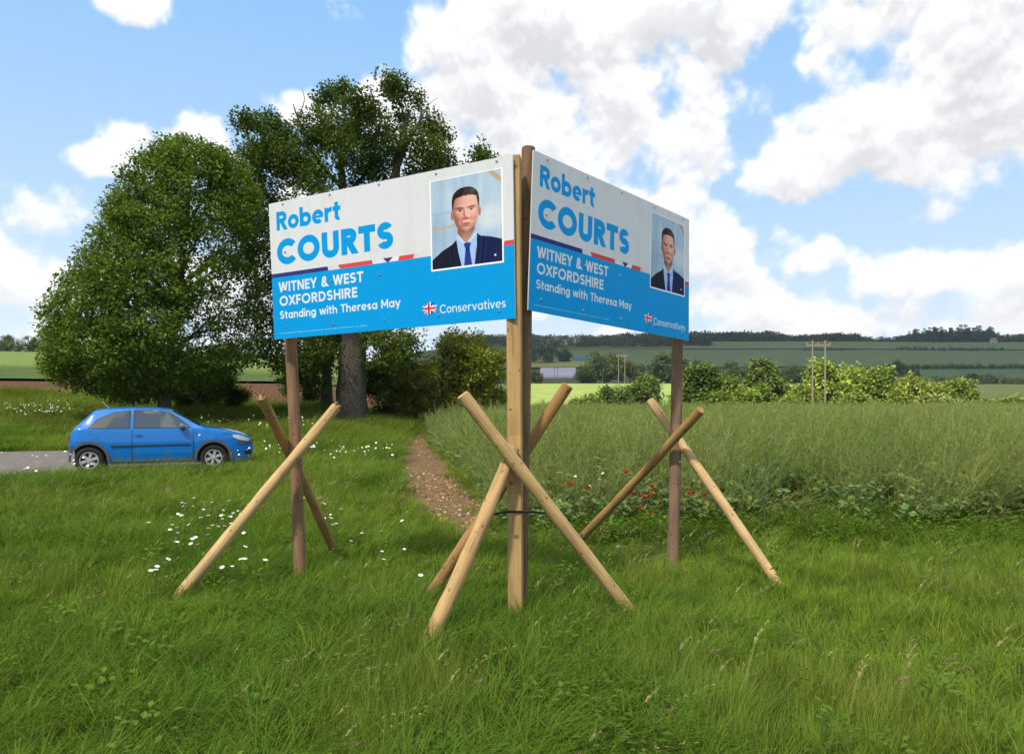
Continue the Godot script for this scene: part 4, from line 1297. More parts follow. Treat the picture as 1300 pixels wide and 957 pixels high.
func rape_plant(seed_: int, yellow := false) -> ArrayMesh:      # a tall branching stem hung with thin pods
	var rng := RandomNumberGenerator.new()
	rng.seed = seed_
	var s := Shape.new()
	var sway := Vector3(rng.randf_range(0.05, 0.22), 0, rng.randf_range(-0.08, 0.08))
	var stem := []
	for k in 6: stem.append(Vector3(0, 1.22 * k / 5.0, 0) + sway * pow(k / 5.0, 2))
	s.tint = Color(1.25, 1.15, 1.5)
	s.tube(stem, [0.008, 0.007, 0.006, 0.005, 0.004, 0.002], 4, false)
	for k in 11:
		var f := rng.randf_range(0.28, 0.9)
		var i0 := int(f * 5)
		var p: Vector3 = stem[i0].lerp(stem[i0 + 1], f * 5 - i0)
		var a := rng.randf_range(0, TAU)
		var out_ := Vector3(cos(a), 0, sin(a)) * rng.randf_range(0.10, 0.30)
		var q := p + out_ + Vector3(0, rng.randf_range(0.25, 0.5) * (1.25 - f * 0.5), 0) + sway * 0.6
		var m := p.lerp(q, 0.5) + out_ * 0.22
		s.tint = Color(1.0, 1.0, 0.95)
		for seg in [[p, m], [m, q]]:
			var w := Vector3(-sin(a), 0, cos(a)) * 0.002
			s.quad(seg[0] - w, seg[0] + w, seg[1] + w, seg[1] - w)
		var n := rng.randi_range(13, 18)
		for j in n:
			var t := 0.25 + 0.75 * j / n
			var b := p.lerp(m, t * 2.0) if t < 0.5 else m.lerp(q, t * 2.0 - 1.0)
			var v := rng.randf_range(0.75, 1.3)
			s.tint = Color(v * 1.02, v, v * rng.randf_range(0.8, 1.1))
			var dir := ((q - p).normalized() * 0.9 + any_dir(rng) * 0.9 + Vector3(0.25, 0.2, 0)).normalized()
			var w := dir.cross(any_dir(rng)).normalized() * 0.0032
			var e := b + dir * rng.randf_range(0.05, 0.08)
			s.tri(b - w, b + w, e); s.tri(b - w * 0.2 + Vector3(0, 0.003, 0), e, b + dir * 0.02 - Vector3(0, 0.004, 0))
	for k in 7:         # broad leaves low on the stem
		var a := rng.randf_range(0, TAU)
		var dir := Vector3(cos(a), rng.randf_range(-0.2, 0.5), sin(a)).normalized()
		s.tint = Color(0.62, 0.82, 0.9) if rng.randf() < 0.85 else Color(3.6, 1.9, 0.8)
		leaf(s, Vector3(0, rng.randf_range(0.2, 0.75), 0), dir, dir.cross(Vector3.UP).normalized(), rng.randf_range(0.09, 0.18))
	if yellow:
		s.tint = Color(4.5, 3.3, 0.3)
		for k in 14:
			var p: Vector3 = stem[5] + any_dir(rng) * 0.05 + Vector3(rng.randf_range(-0.05, 0.08), 0.02, 0)
			leaf(s, p, any_dir(rng), Vector3.RIGHT, 0.02)
	return s.mesh()

func weed(seed_: int) -> ArrayMesh:              # a low leafy plant
	var rng := RandomNumberGenerator.new()
	rng.seed = seed_
	var s := Shape.new()
	for k in 34:
		var a := rng.randf_range(0, TAU)
		var r := rng.randf_range(0.0, 0.2)
		var p := Vector3(cos(a) * r, rng.randf_range(0.05, 0.34) * (1.1 - r * 2.0), sin(a) * r)
		var v := rng.randf_range(0.7, 1.3)
		s.tint = Color(v, v, v * rng.randf_range(0.7, 1.2))
		var dir := Vector3(cos(a), rng.randf_range(-0.3, 0.7), sin(a)).normalized()
		leaf(s, p, dir, dir.cross(Vector3.UP).normalized(), rng.randf_range(0.035, 0.075))
	return s.mesh()

func stone_mesh(seed_: int) -> ArrayMesh:
	var rng := RandomNumberGenerator.new()
	rng.seed = seed_
	var s := Shape.new()
	var rows := 5
	var cols := 8
	var rad := {}
	for j in rows + 1:
		for k in cols:
			var th := PI * j / rows
			var w := TAU * k / cols
			var r := rng.randf_range(0.72, 1.1)
			if j == 0 or j == rows: r = 0.8
			rad[Vector2i(j, k)] = Vector3(sin(th) * cos(w), cos(th) * 0.62, sin(th) * sin(w) * 0.8) * r
	for j in rows:
		for k in cols:
			var a: Vector3 = rad[Vector2i(j, k)]
			var b: Vector3 = rad[Vector2i(j, (k + 1) % cols)]
			var c: Vector3 = rad[Vector2i(j + 1, (k + 1) % cols)]
			var e: Vector3 = rad[Vector2i(j + 1, k)]
			var nn := (c - a).cross(e - b).normalized()
			if nn.dot(a + c) < 0.0: nn = -nn
			if j > 0: s.tri(a, b, c, nn)
			if j < rows - 1: s.tri(a, c, e, nn)
	return s.mesh()

func band(rng: RandomNumberGenerator, d0: float, d1: float, t0: float, t1: float, density: float) -> Array:
	var out_ := []
	var n := int(density * (t1 - t0) * (d1 * d1 - d0 * d0) * 0.5)
	for k in n:
		var d := sqrt(rng.randf_range(d0 * d0, d1 * d1))
		out_.append(Vector2(rng.randf_range(t0, t1) * d, -d))
	return out_

func meadow() -> void:
	var rng := RandomNumberGenerator.new()
	rng.seed = 1001
	var green := tinted(0.7, 0.7, 0.14)
	var kinds := [
		tuft(1, 26, Vector2(0.16, 0.36), Vector2(0.004, 0.008), 0.10, Vector2(0.3, 1.1), 0.4),
		tuft(2, 26, Vector2(0.26, 0.44), Vector2(0.0025, 0.0045), 0.10, Vector2(0.15, 0.7), 0.45),
		tuft(3, 24, Vector2(0.26, 0.50), Vector2(0.005, 0.010), 0.08, Vector2(0.6, 1.4), 0.7),
		tuft(4, 30, Vector2(0.14, 0.28), Vector2(0.004, 0.007), 0.11, Vector2(0.3, 1.0), 0.3)]
	var places := [[], [], [], []]
	var colors := [[], [], [], []]
	var heads := []
	var head_colors := []
	var bands := [[1.3, 5.0, 240.0, 0.9], [5.0, 8.0, 190.0, 0.95], [8.0, 12.0, 120.0, 1.05], [12.0, 18.0, 75.0, 1.2], [18.0, 30.0, 34.0, 1.45], [30.0, 50.0, 14.0, 1.8]]
	for b in bands:
		for p in band(rng, b[0], b[1], -0.86, 0.86, b[2]):
			var k := ground_kind(p.x, p.y)
			var d: float = -p.y
			if k == "path":
				var edge := minf(p.x - path_l_at(d), path_r_at(d) - p.x)
				if edge > 0.24 + 0.30 * patchy.get_noise_2d(p.x * 60.0, p.y * 60.0) or rng.randf() < 0.35: continue
			elif k == "crop":
				if d > crop_front(p.x) + 0.5 and p.x > path_r_at(d) + 0.5: continue
			elif k != "meadow": continue
			var n1 := patchy.get_noise_2d(p.x * 14.0, p.y * 14.0)
			var n2 := patchy.get_noise_2d(p.x * 45.0 + 300.0, p.y * 45.0)
			var size: float = b[3] * (1.0 + 0.28 * n1 + 0.25 * n2) * rng.randf_range(0.75, 1.2)
			size *= 0.72 if d < 10.0 else 0.85
			var bare := exp(-pow((p.x - 1.35) / 0.75, 2) - pow((d - 8.45) / 0.35, 2)) + exp(-pow((p.x - 0.2) / 0.8, 2) - pow((d - 9.3) / 0.35, 2))
			if bare > rng.randf() * 1.5: continue
			size *= 1.0 - 0.5 * bare
			if k == "path": size *= 0.45
			var which := 0 if n1 + rng.randf_range(-0.3, 0.3) < 0.05 else 2
			if n2 > 0.22: which = 1
			if rng.randf() < 0.2: which = 3
			var c := Color(0.192, 0.305, 0.034).lerp(Color(0.135, 0.252, 0.030), clampf(0.5 + n1 * 1.5, 0, 1)).lerp(Color(0.255, 0.310, 0.062), clampf(n2 * 1.1, 0, 0.7))
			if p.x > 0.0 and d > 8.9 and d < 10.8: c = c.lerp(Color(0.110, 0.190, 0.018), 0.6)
			if d > 25.0: c = c.lerp(Color(0.19, 0.225, 0.04), 0.4)
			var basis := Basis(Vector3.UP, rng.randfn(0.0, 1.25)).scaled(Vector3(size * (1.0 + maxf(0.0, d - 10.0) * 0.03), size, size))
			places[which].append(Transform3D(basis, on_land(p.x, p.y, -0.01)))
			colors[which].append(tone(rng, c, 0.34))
			var lots := 0.006 + 0.020 * clampf(n2 + 0.1, 0.0, 1.0) + (0.04 if d > 9.0 else 0.0)
			if rng.randf() < lots * (1.0 if d > 3.0 else 0.3):
				heads.append(Transform3D(Basis(Vector3.UP, rng.randf_range(-0.7, 0.7)).scaled(Vector3.ONE * rng.randf_range(0.75, 1.05)), on_land(p.x, p.y)))
				head_colors.append(tone(rng, Color(1, 1, 1), 0.2))
	var looks := ["lush mid green grass blades all over the meadow", "fine upright grass blades in the meadow", "long arching grass blades blown over by the wind", "short dense green grass between the taller tufts"]
	for k in 4:
		var o := swarm(["meadow_grass", "fine_grass", "arching_grass", "short_grass"][k], kinds[k], green, places[k], colors[k])
		tag(o, looks[k], "grass", "", "stuff")
	var h := swarm("grass_seed_heads", seed_head(5), tinted(0.8, 0.3), heads, head_colors)
	tag(h, "brownish flowering grass heads nodding above the meadow", "grass", "", "stuff")
	# weeds along the foot of the crop and here and there in the grass
	var wp := []
	var wc := []
	for p in band(rng, 8.4, 11.2, -0.1, 0.9, 15.0):
		var d: float = -p.y
		if p.x < -0.1 or d < crop_front(p.x) - 1.5 or d > crop_front(p.x) + 0.4: continue
		wp.append(Transform3D(Basis(Vector3.UP, rng.randf_range(0, TAU)).scaled(Vector3.ONE * rng.randf_range(0.7, 1.3)), on_land(p.x, p.y)))
		wc.append(tone(rng, Color(0.105, 0.195, 0.026), 0.3))
	for p in band(rng, 2.2, 13.0, -0.8, 0.8, 5.0):
		if ground_kind(p.x, p.y) != "meadow": continue
		wp.append(Transform3D(Basis(Vector3.UP, rng.randf_range(0, TAU)).scaled(Vector3.ONE * rng.randf_range(0.5, 0.9)), on_land(p.x, p.y)))
		wc.append(tone(rng, Color(0.110, 0.195, 0.030), 0.3))
	tag(swarm("low_weeds", weed(3), green, wp, wc), "low leafy green weeds at the foot of the crop", "weeds", "", "stuff")

func crop() -> void:
	var rng := RandomNumberGenerator.new()
	rng.seed = 2002
	var kinds := [rape_plant(1), rape_plant(2), rape_plant(3), rape_plant(4, true)]
	var places := [[], [], [], []]
	var colors := [[], [], [], []]
	for b in [[8.6, 13.0, 40.0, 1.0], [13.0, 20.0, 26.0, 1.03], [20.0, 34.0, 13.0, 1.1], [34.0, 73.0, 5.0, 1.2]]:
		for p in band(rng, b[0], b[1], -0.25, 0.9, b[2]):
			if ground_kind(p.x, p.y) != "crop": continue
			var d: float = -p.y
			var gone := patchy.get_noise_2d(p.x * 20.0 + 50.0, p.y * 20.0)
			if gone < -0.40 and d < 12.5: continue
			var lump := patchy.get_noise_2d(p.x * 75.0, p.y * 75.0)
			var size: float = rng.randf_range(0.80, 1.10) * (1.0 + 0.10 * gone + 0.20 * lump)
			var edge := minf(d - crop_front(p.x), (p.x - path_r_at(d)) * 1.2)
			size *= lerpf(0.72, 1.0, clampf(edge / 0.9, 0.0, 1.0))
			var which := rng.randi_range(0, 2) if rng.randf() > 0.006 else 3
			var loose := clampf(1.6 - edge, 0.0, 1.2)
			var lean := Basis(Vector3(0, 0, 1), rng.randfn(-0.10, 0.20 + 0.16 * loose)) * Basis(Vector3(1, 0, 0), rng.randfn(0.02 + 0.26 * loose, 0.16 + 0.12 * loose))
			var bs := (lean * Basis(Vector3.UP, rng.randf_range(-2.4, 2.4))).scaled(Vector3(size * b[3] * b[3] * 1.05, size, size * b[3] * b[3] * 1.05))
			places[which].append(Transform3D(bs, on_land(p.x, p.y, -0.02)))
			colors[which].append(tone(rng, Color(0.235, 0.320, 0.090).lerp(Color(0.315, 0.365, 0.125), clampf(0.5 + gone, 0, 1)), 0.14))
	var green := tinted(0.7, 0.6, 0.16)
	var looks := ["green oilseed plants hung with thin pods, most of the tall crop", "slender podded oilseed plants mixed through the tall crop", "bushier podded oilseed plants mixed through the tall crop", "late oilseed plants with last yellow flowers in the crop"]
	for k in 4: tag(swarm(["oilseed_crop", "slender_oilseed", "bushy_oilseed", "flowering_oilseed"][k], kinds[k], green, places[k], colors[k]), looks[k], "crop", "", "stuff")
	# the single plant that stands out in front of the crop
	var lone := thing("oilseed_plant", "lone pale branching oilseed plant with a few yellow flowers before the crop", "plant", on_land(3.06, -8.9))
	var mi := MeshInstance3D.new()
	mi.name = "stems"
	mi.mesh = rape_plant(44, true)
	var pale := tinted(0.6, 0.3)
	pale.albedo_color = lin(0.15, 0.185, 0.12)
	mi.material_override = pale
	mi.scale = Vector3(0.75, 0.78, 0.75)
	lone.add_child(mi)

func flowers() -> void:
	var rng := RandomNumberGenerator.new()
	rng.seed = 303
	var white := mat(0.80, 0.80, 0.77, 0.7)
	var yolk := mat(0.62, 0.42, 0.03, 0.8)
	var stalk := mat(0.07, 0.13, 0.03, 0.7)
	var scarlet := mat(0.50, 0.012, 0.012, 0.6)
	scarlet.backlight_enabled = true
	scarlet.backlight = lin(0.4, 0.02, 0.02)
	var dark := mat(0.02, 0.018, 0.02, 0.8)
	# patterns
	var stem := Shape.new()
	stem.tube([Vector3.ZERO, Vector3(0.015, 0.5, 0.0), Vector3(0.05, 1.0, 0.01)], [0.0022, 0.0019, 0.0016], 4, false)
	var stem_mesh := stem.mesh(stalk)
	var ray := Shape.new()
	for k in 15:
		var w := TAU * k / 15.0
		var u := Vector3(cos(w), 0.10, sin(w))
		var t := Vector3(-sin(w), 0, cos(w))
		ray.quad(u * 0.006 - t * 0.003, u * 0.006 + t * 0.003, u * 0.027 + t * 0.0055, u * 0.027 - t * 0.0055, Vector3(0, 1, 0))
	var ray_mesh := ray.mesh(white)
	var eye := Shape.new()
	eye.tube([Vector3(0, -0.001, 0), Vector3(0, 0.004, 0), Vector3(0, 0.007, 0)], [0.008, 0.008, 0.004], 9)
	var eye_mesh := eye.mesh(yolk)
	var cup := Shape.new()
	for k in 4:
		var w := TAU * k / 4.0 + 0.3
		for j in 4:
			var a0 := w - 0.75 + 0.375 * j
			var a1 := a0 + 0.375
			var rise := 0.004 * (k % 2)
			for ring in [[0.004, 0.0, 0.022, 0.014], [0.022, 0.014, 0.036, 0.032]]:
				cup.quad(Vector3(cos(a0) * ring[0], ring[1] + rise, sin(a0) * ring[0]), Vector3(cos(a1) * ring[0], ring[1] + rise, sin(a1) * ring[0]), Vector3(cos(a1) * ring[2], ring[3] + rise, sin(a1) * ring[2]), Vector3(cos(a0) * ring[2], ring[3] + rise, sin(a0) * ring[2]))
	var cup_mesh := cup.mesh(scarlet)
	var pip := Shape.new()
	pip.tube([Vector3(0, 0.002, 0), Vector3(0, 0.016, 0)], [0.007, 0.006], 8)
	var pip_mesh := pip.mesh(dark)
	var flower := func(called: String, label: String, category: String, group: String, at: Vector3, tall: float, parts: Array, size: float, lean: float) -> void:
		var o := thing(called, label, category, at, rng.randf_range(0, TAU), group)
		var st := MeshInstance3D.new()
		st.name = "stem"
		st.mesh = stem_mesh
		st.scale = Vector3(1, tall, 1)
		o.add_child(st)
		var head := Transform3D(Basis(Vector3(0, 0, 1), lean).scaled(Vector3.ONE * size), Vector3(0.05, tall, 0.01))
		for p in parts:
			var mi := MeshInstance3D.new()
			mi.name = p[0]
			mi.mesh = p[1]
			mi.transform = head
			o.add_child(mi)
	var daisy := [["petals", ray_mesh], ["centre", eye_mesh]]
	# the drift behind the pale leaning pole
	for k in 104:
		var px := rng.randfn(265, 30)
		var py := rng.randfn(646, 15)
		if k < 20: px = rng.randf_range(380, 440); py = rng.randf_range(620, 655)
		elif k < 26: px = rng.randf_range(183, 212); py = rng.randf_range(690, 706)
		elif k < 34: px = rng.randf_range(285, 345); py = rng.randf_range(660, 705)
		var tall := rng.randf_range(0.36, 0.50)
		var d := 930.0 * (EYE - tall - 0.02) / (py - 512.0)
		var p := spot(px, py, d)
		flower.call("oxeye_daisy", "white ox-eye daisy with yellow centre in the drift round the brown post nearest the car", "daisy", "daisies round the billboard post", on_land(p.x, p.z), tall, daisy, rng.randf_range(0.45, 0.75), rng.randf_range(-0.6, 0.6))
	for k in 22:
		var px := rng.randf_range(430, 600)
		var py := rng.randf_range(630, 720)
		var tall := rng.randf_range(0.28, 0.4)
		var d := 930.0 * (EYE - tall - 0.02) / (py - 512.0)
		var p := spot(px, py, d)
		if ground_kind(p.x, p.z) != "meadow": continue
		flower.call("oxeye_daisy", "small white daisy scattered in the grass before the stony path", "daisy", "daisies before the path", on_land(p.x, p.z), tall, daisy, rng.randf_range(0.5, 0.8), rng.randf_range(-0.6, 0.6))
	# poppies and campions at the edge of the crop
	for q in [[724, 616], [748, 621], [797, 601], [822, 619], [827, 630], [819, 633], [816, 645], [827, 652], [870, 628], [875, 627], [897, 631], [807, 628]]:
		var d := rng.randf_range(9.3, 9.75)
		var p := spot(q[0], q[1], d)
		var g := on_land(p.x, p.z)
		flower.call("red_poppy", "scarlet poppy on a thin stem at the foot of the crop", "poppy", "poppies along the crop edge", g, p.y - g.y, [["petals", cup_mesh], ["centre", pip_mesh]], rng.randf_range(0.9, 1.25), rng.randf_range(-0.5, 0.5))
	for q in [[728, 605], [750, 616], [753, 617], [761, 601], [764, 608], [767, 615], [779, 618]]:
		var p := spot(q[0], q[1], 9.5)
		var g := on_land(p.x, p.z)
		flower.call("white_campion", "white flower among the poppies at the foot of the crop", "wildflower", "white flowers among the poppies", g, p.y - g.y, [["petals", ray_mesh]], rng.randf_range(0.55, 0.8), rng.randf_range(0.4, 1.2))
	# too small and many to count: far daisies on the banks
	var places := []
	var colors := []
	var far := Shape.new()
	for k in 8:
		var w := TAU * k / 8.0
		far.tri(Vector3.ZERO, Vector3(cos(w), 0.2, sin(w)), Vector3(cos(w + 0.75), 0.2, sin(w + 0.75)), Vector3.UP)
	for r in [[250, 400, 524, 542, 70, 27.0], [0, 75, 520, 556, 110, 30.0], [0, 120, 600, 640, 30, 13.5], [60, 130, 505, 545, 50, 31.0], [430, 560, 575, 620, 50, 17.0], [300, 500, 560, 610, 60, 16.5]]:
		for k in r[4]:
			var px := rng.randf_range(r[0], r[1])
			var d: float = r[5] + rng.randf_range(-2.0, 2.0)
			var x := (px - 650.0) / FOCAL * d
			if ground_kind(x, -d) != "meadow": continue
			if patchy.get_noise_2d(x * 40.0, d * 40.0) < -0.1: continue
			places.append(Transform3D(Basis(Vector3(1, 0, 0), rng.randf_range(-0.3, 0.9)).scaled(Vector3.ONE * rng.randf_range(0.015, 0.028)), on_land(x, -d, rng.randf_range(0.45, 0.62))))
			colors.append(tone(rng, Color(0.80, 0.80, 0.76), 0.05))
	tag(swarm("distant_daisies", far.mesh(), tinted(0.8), places, colors), "tiny white daisies dotted over the far grass banks", "daisies", "", "stuff")

# ------------------------------------------------------------------ big trees by the lane
func lane_trees() -> void:
	var rng := RandomNumberGenerator.new()
	rng.seed = 55
	# the broad round tree behind the car
	var d0 := 30.0
	var at := on_land((207 - 650) / FOCAL * d0, -d0, -0.05)
	var o := thing("broad_tree", "large dense round-crowned tree standing behind the blue car", "tree", at)
	var cx := [[178, 237], [200, 245], [250, 243], [300, 236], [350, 218], [400, 200], [450, 200], [480, 178], [502, 170]]
	var hw := [[178, 16], [188, 52], [203, 72], [250, 97], [300, 111], [350, 123], [400, 136], [450, 139], [475, 122], [492, 84], [506, 24]]
	var places := []
	var colors := []
	var s := Shape.new()
	var reach := []
	while places.size() < 2900:
		var py := rng.randf_range(177, 506)
		var half := maxf(table(hw, py) - 12.0, 6.0) / FOCAL * d0
		if rng.randf() * 4.7 > half: continue
		var a := rng.randf_range(0, TAU)
		var shell := pow(rng.randf(), 0.30)
		var c := spot(table(cx, py), py, d0)
		var p := Vector3(c.x + cos(a) * half * shell, c.y, c.z + sin(a) * minf(half, 4.2) * shell)
		var n := lobes.get_noise_3d(p.x * 9.0, p.y * 9.0, p.z * 9.0)
		if n < -0.30: continue
		var px := 650.0 + p.x / -p.z * FOCAL
		if px > 235.0 and py > 240.0 and py < 440.0 and (n < 0.0 or rng.randf() < 0.2): continue
		places.append(turned(rng, p - at, rng.randf_range(0.26, 0.50)))
		colors.append(shade(rng, 2.2 - n * 2.0, 1.2))
		if places.size() % 62 == 0: reach.append(p - at)
	var crown_base := spot(212, 478, d0) - at
	limb(s, [Vector3(0, -0.2, 0), Vector3(0.03, 0.7, 0), crown_base, spot(225, 380, d0) - at, spot(238, 260, d0) - at, spot(240, 195, d0) - at], 0.36, 0.05, 12, 3)
	for r in reach:
		var f := clampf((r.y - 1.2) / 11.0 - 0.12, 0.08, 0.8)
		var from: Vector3 = crown_base.lerp(spot(238, 230, d0) - at, f)
		limb(s, [from, from.lerp(r, 0.5) + Vector3(0, 0.35, 0), r], 0.085, 0.015, 6, 5)
	part("trunk", s, bark, o)
	bake("crown", 0, places, colors, Color(0.160, 0.240, 0.036), o)
	# the old oak behind the nearer billboard
	var d1 := 34.0
	at = on_land((447 - 650) / FOCAL * d1, -d1, -0.05)
	o = thing("oak_tree", "tall old oak with grey trunk and ragged crown behind the billboard", "tree", at)
	var w := Shape.new()
	var L := func(list: Array, r0: float, r1: float, sd: int) -> void:
		var pts := []
		for q in list: pts.append(spot(q[0], q[1], d1 + q[2]) - at)
		limb(w, pts, r0, r1, 10, sd)
	L.call([[446, 545, 0], [446, 520, 0], [447, 470, 0], [449, 420, 0], [452, 370, 0]], 0.80, 0.56, 1)
	L.call([[452, 375, 0], [478, 310, -0.3], [497, 255, -0.5], [503, 215, -0.6], [512, 170, -0.6], [520, 140, -0.4]], 0.42, 0.07, 2)
	L.call([[450, 380, 0], [442, 310, 0.3], [436, 250, 0.4], [433, 205, 0.3], [440, 160, 0.2], [432, 120, 0.2]], 0.36, 0.05, 3)
	L.call([[450, 395, 0], [400, 335, 0.5], [355, 275, 0.8], [328, 225, 0.7], [312, 165, 0.5]], 0.30, 0.04, 4)
	L.call([[453, 395, 0], [540, 330, 0.4], [598, 262, 0.6], [613, 205, 0.6]], 0.24, 0.04, 5)
	L.call([[500, 240, -0.5], [535, 225, -0.8], [560, 190, -0.9]], 0.12, 0.03, 6)
	L.call([[503, 215, -0.6], [518, 180, -1.0], [534, 150, -1.2], [532, 128, -1.2]], 0.14, 0.03, 7)
	L.call([[436, 250, 0.4], [468, 215, 0.9], [478, 180, 1.0]], 0.14, 0.04, 8)
	L.call([[436, 240, 0.4], [400, 200, -0.2], [378, 150, -0.3], [372, 132, -0.3]], 0.13, 0.015, 9)
	L.call([[378, 150, -0.3], [386, 128, -0.3], [383, 112, -0.3]], 0.035, 0.008, 10)
	L.call([[433, 205, 0.3], [405, 150, 0.5], [396, 118, 0.5]], 0.07, 0.008, 11)
	L.call([[350, 275, 0.8], [318, 290, 1.0], [300, 300, 1.2]], 0.10, 0.02, 12)
	L.call([[534, 150, -1.2], [545, 132, -1.2], [556, 124, -1.2]], 0.03, 0.008, 13)
	part("trunk", w, bark, o)
	var ls := []
	for q in [[311, 156, 13, 12], [341, 160, 17, 18], [330, 190, 24, 28], [362, 172, 17, 16], [356, 205, 26, 28], [391, 200, 24, 24], [416, 124, 14, 13], [434, 112, 10, 10], [455, 131, 16, 16], [468, 140, 12, 10], [422, 160, 24, 30], [440, 190, 25, 28], [405, 225, 24, 22], [472, 182, 17, 15], [484, 205, 20, 18], [494, 106, 11, 11], [508, 114, 13, 13], [530, 126, 9, 8], [511, 150, 12, 10], [544, 156, 15, 14], [557, 172, 13, 13], [548, 194, 17, 16], [566, 204, 13, 12], [538, 212, 18, 16], [520, 228, 18, 14], [612, 198, 14, 14], [598, 215, 9, 6], [400, 165, 22, 22], [450, 160, 22, 22], [480, 160, 16, 14], [375, 225, 26, 26], [460, 215, 26, 24], [525, 175, 14, 12], [497, 185, 16, 12], [345, 190, 22, 20], [626, 205, 8, 5],
			[318, 225, 24, 24], [330, 252, 24, 26], [305, 268, 18, 18], [325, 292, 22, 24], [318, 330, 20, 18], [345, 350, 26, 26], [335, 395, 28, 30], [340, 440, 26, 26], [360, 300, 30, 24], [400, 270, 34, 26], [450, 260, 34, 22], [500, 280, 30, 22], [420, 330, 40, 26], [520, 330, 34, 22], [380, 380, 36, 24],
			[390, 440, 30, 30], [400, 470, 22, 20], [420, 445, 26, 18], [490, 440, 28, 26], [510, 430, 26, 24], [475, 420, 22, 14], [372, 465, 20, 16]]:
		var r: float = q[2] * 1.18 / FOCAL * d1
		ls.append([spot(q[0], q[1], d1 + rng.randf_range(-2.0, 1.6)) - at, Vector3(r, r * 0.9, r * 1.3), int(q[3] * 1.9)])
	places = []
	colors = []
	fill_lobes(ls, 0.40, rng, places, colors, 0.42)
	bake("crown", 2, places, colors, Color(0.115, 0.172, 0.030), o)
	# smaller neighbours
	tree("young_oak", "slimmer grey-trunked tree just beside the old oak, half hidden", "tree", on_land((413 - 650) / FOCAL * 38.0, -38.0), 7.5, 5.0, 0.42, Color(0.10, 0.15, 0.026), 61, "", {"low": 0.34, "size": 0.06, "per": 22})
	tree("round_thorn", "rounded yellowish green thorn tree beyond the end of the path", "tree", on_land((592 - 650) / FOCAL * 38.0, -38.0), 5.6, 5.1, 0.18, Color(0.240, 0.275, 0.040), 62, "", {"low": 0.02, "size": 0.075, "lobes": 34, "per": 24})
	tree("olive_shrub", "dull olive shrub between the oak trunk and the round thorn tree", "shrub", on_land((541 - 650) / FOCAL * 36.0, -36.0), 3.9, 3.4, 0.1, Color(0.185, 0.190, 0.040), 63, "", {"low": 0.0, "size": 0.085, "per": 18})
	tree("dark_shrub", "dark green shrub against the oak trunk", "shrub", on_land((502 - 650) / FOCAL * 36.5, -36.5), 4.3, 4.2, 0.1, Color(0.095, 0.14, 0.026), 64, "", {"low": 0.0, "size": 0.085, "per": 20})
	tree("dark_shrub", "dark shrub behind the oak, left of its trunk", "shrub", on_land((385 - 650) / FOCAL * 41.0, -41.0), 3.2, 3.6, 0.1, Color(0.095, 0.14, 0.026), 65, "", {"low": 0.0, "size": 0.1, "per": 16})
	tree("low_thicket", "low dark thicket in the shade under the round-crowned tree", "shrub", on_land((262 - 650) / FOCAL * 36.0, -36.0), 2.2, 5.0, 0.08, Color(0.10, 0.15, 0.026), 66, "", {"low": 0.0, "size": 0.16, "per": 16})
	tree("hedge_bush", "small bright bush peeping from behind the round thorn tree", "shrub", on_land((636 - 650) / FOCAL * 52.0, -52.0), 2.6, 4.0, 0.08, Color(0.13, 0.175, 0.03), 67, "", {"low": 0.0, "size": 0.13, "per": 14})

# ------------------------------------------------------------------ valley
func h_pole(px0: float, px1: float, top: float, d: float, label: String) -> Node3D:
	var x0 := (px0 - 650) / FOCAL * d
	var x1 := (px1 - 650) / FOCAL * d
	var yt := EYE + (512 - top) / FOCAL * d
	var at := on_land((x0 + x1) * 0.5, -d)
	var o := thing("power_pole", label, "power pole", at, 0.0, "twin-legged power poles down the valley")
	var timber := mat(0.16, 0.135, 0.11, 0.9)
	for x in [x0, x1]:
		var s := Shape.new()
		s.tube([Vector3(x, land(x, -d) - 0.5, -d) - at, Vector3(x, yt, -d) - at], [0.13, 0.10], 8)
		part("pole", s, timber, o)
	var bar := Shape.new()
	bar.box(Vector3(x0 - 0.8, yt - 0.75, -d - 0.18) - at, Vector3(x1 + 0.8, yt - 0.55, -d - 0.05 - 0.10) - at)
	part("cross_arm", bar, timber, o)
	for f in [-0.65, 0.5, 1.65]:
		var ins := Shape.new()
		var c := Vector3(lerpf(x0, x1, f), yt - 0.6, -d - 0.16) - at
		if f != 0.5: c.x = (x0 - 0.7 if f < 0 else x1 + 0.7) - at.x
		ins.tube([c, c + Vector3(0, 0.35, 0)], [0.07, 0.05], 6)
		part("insulator", ins, mat(0.25, 0.2, 0.16, 0.4), o)
	return o

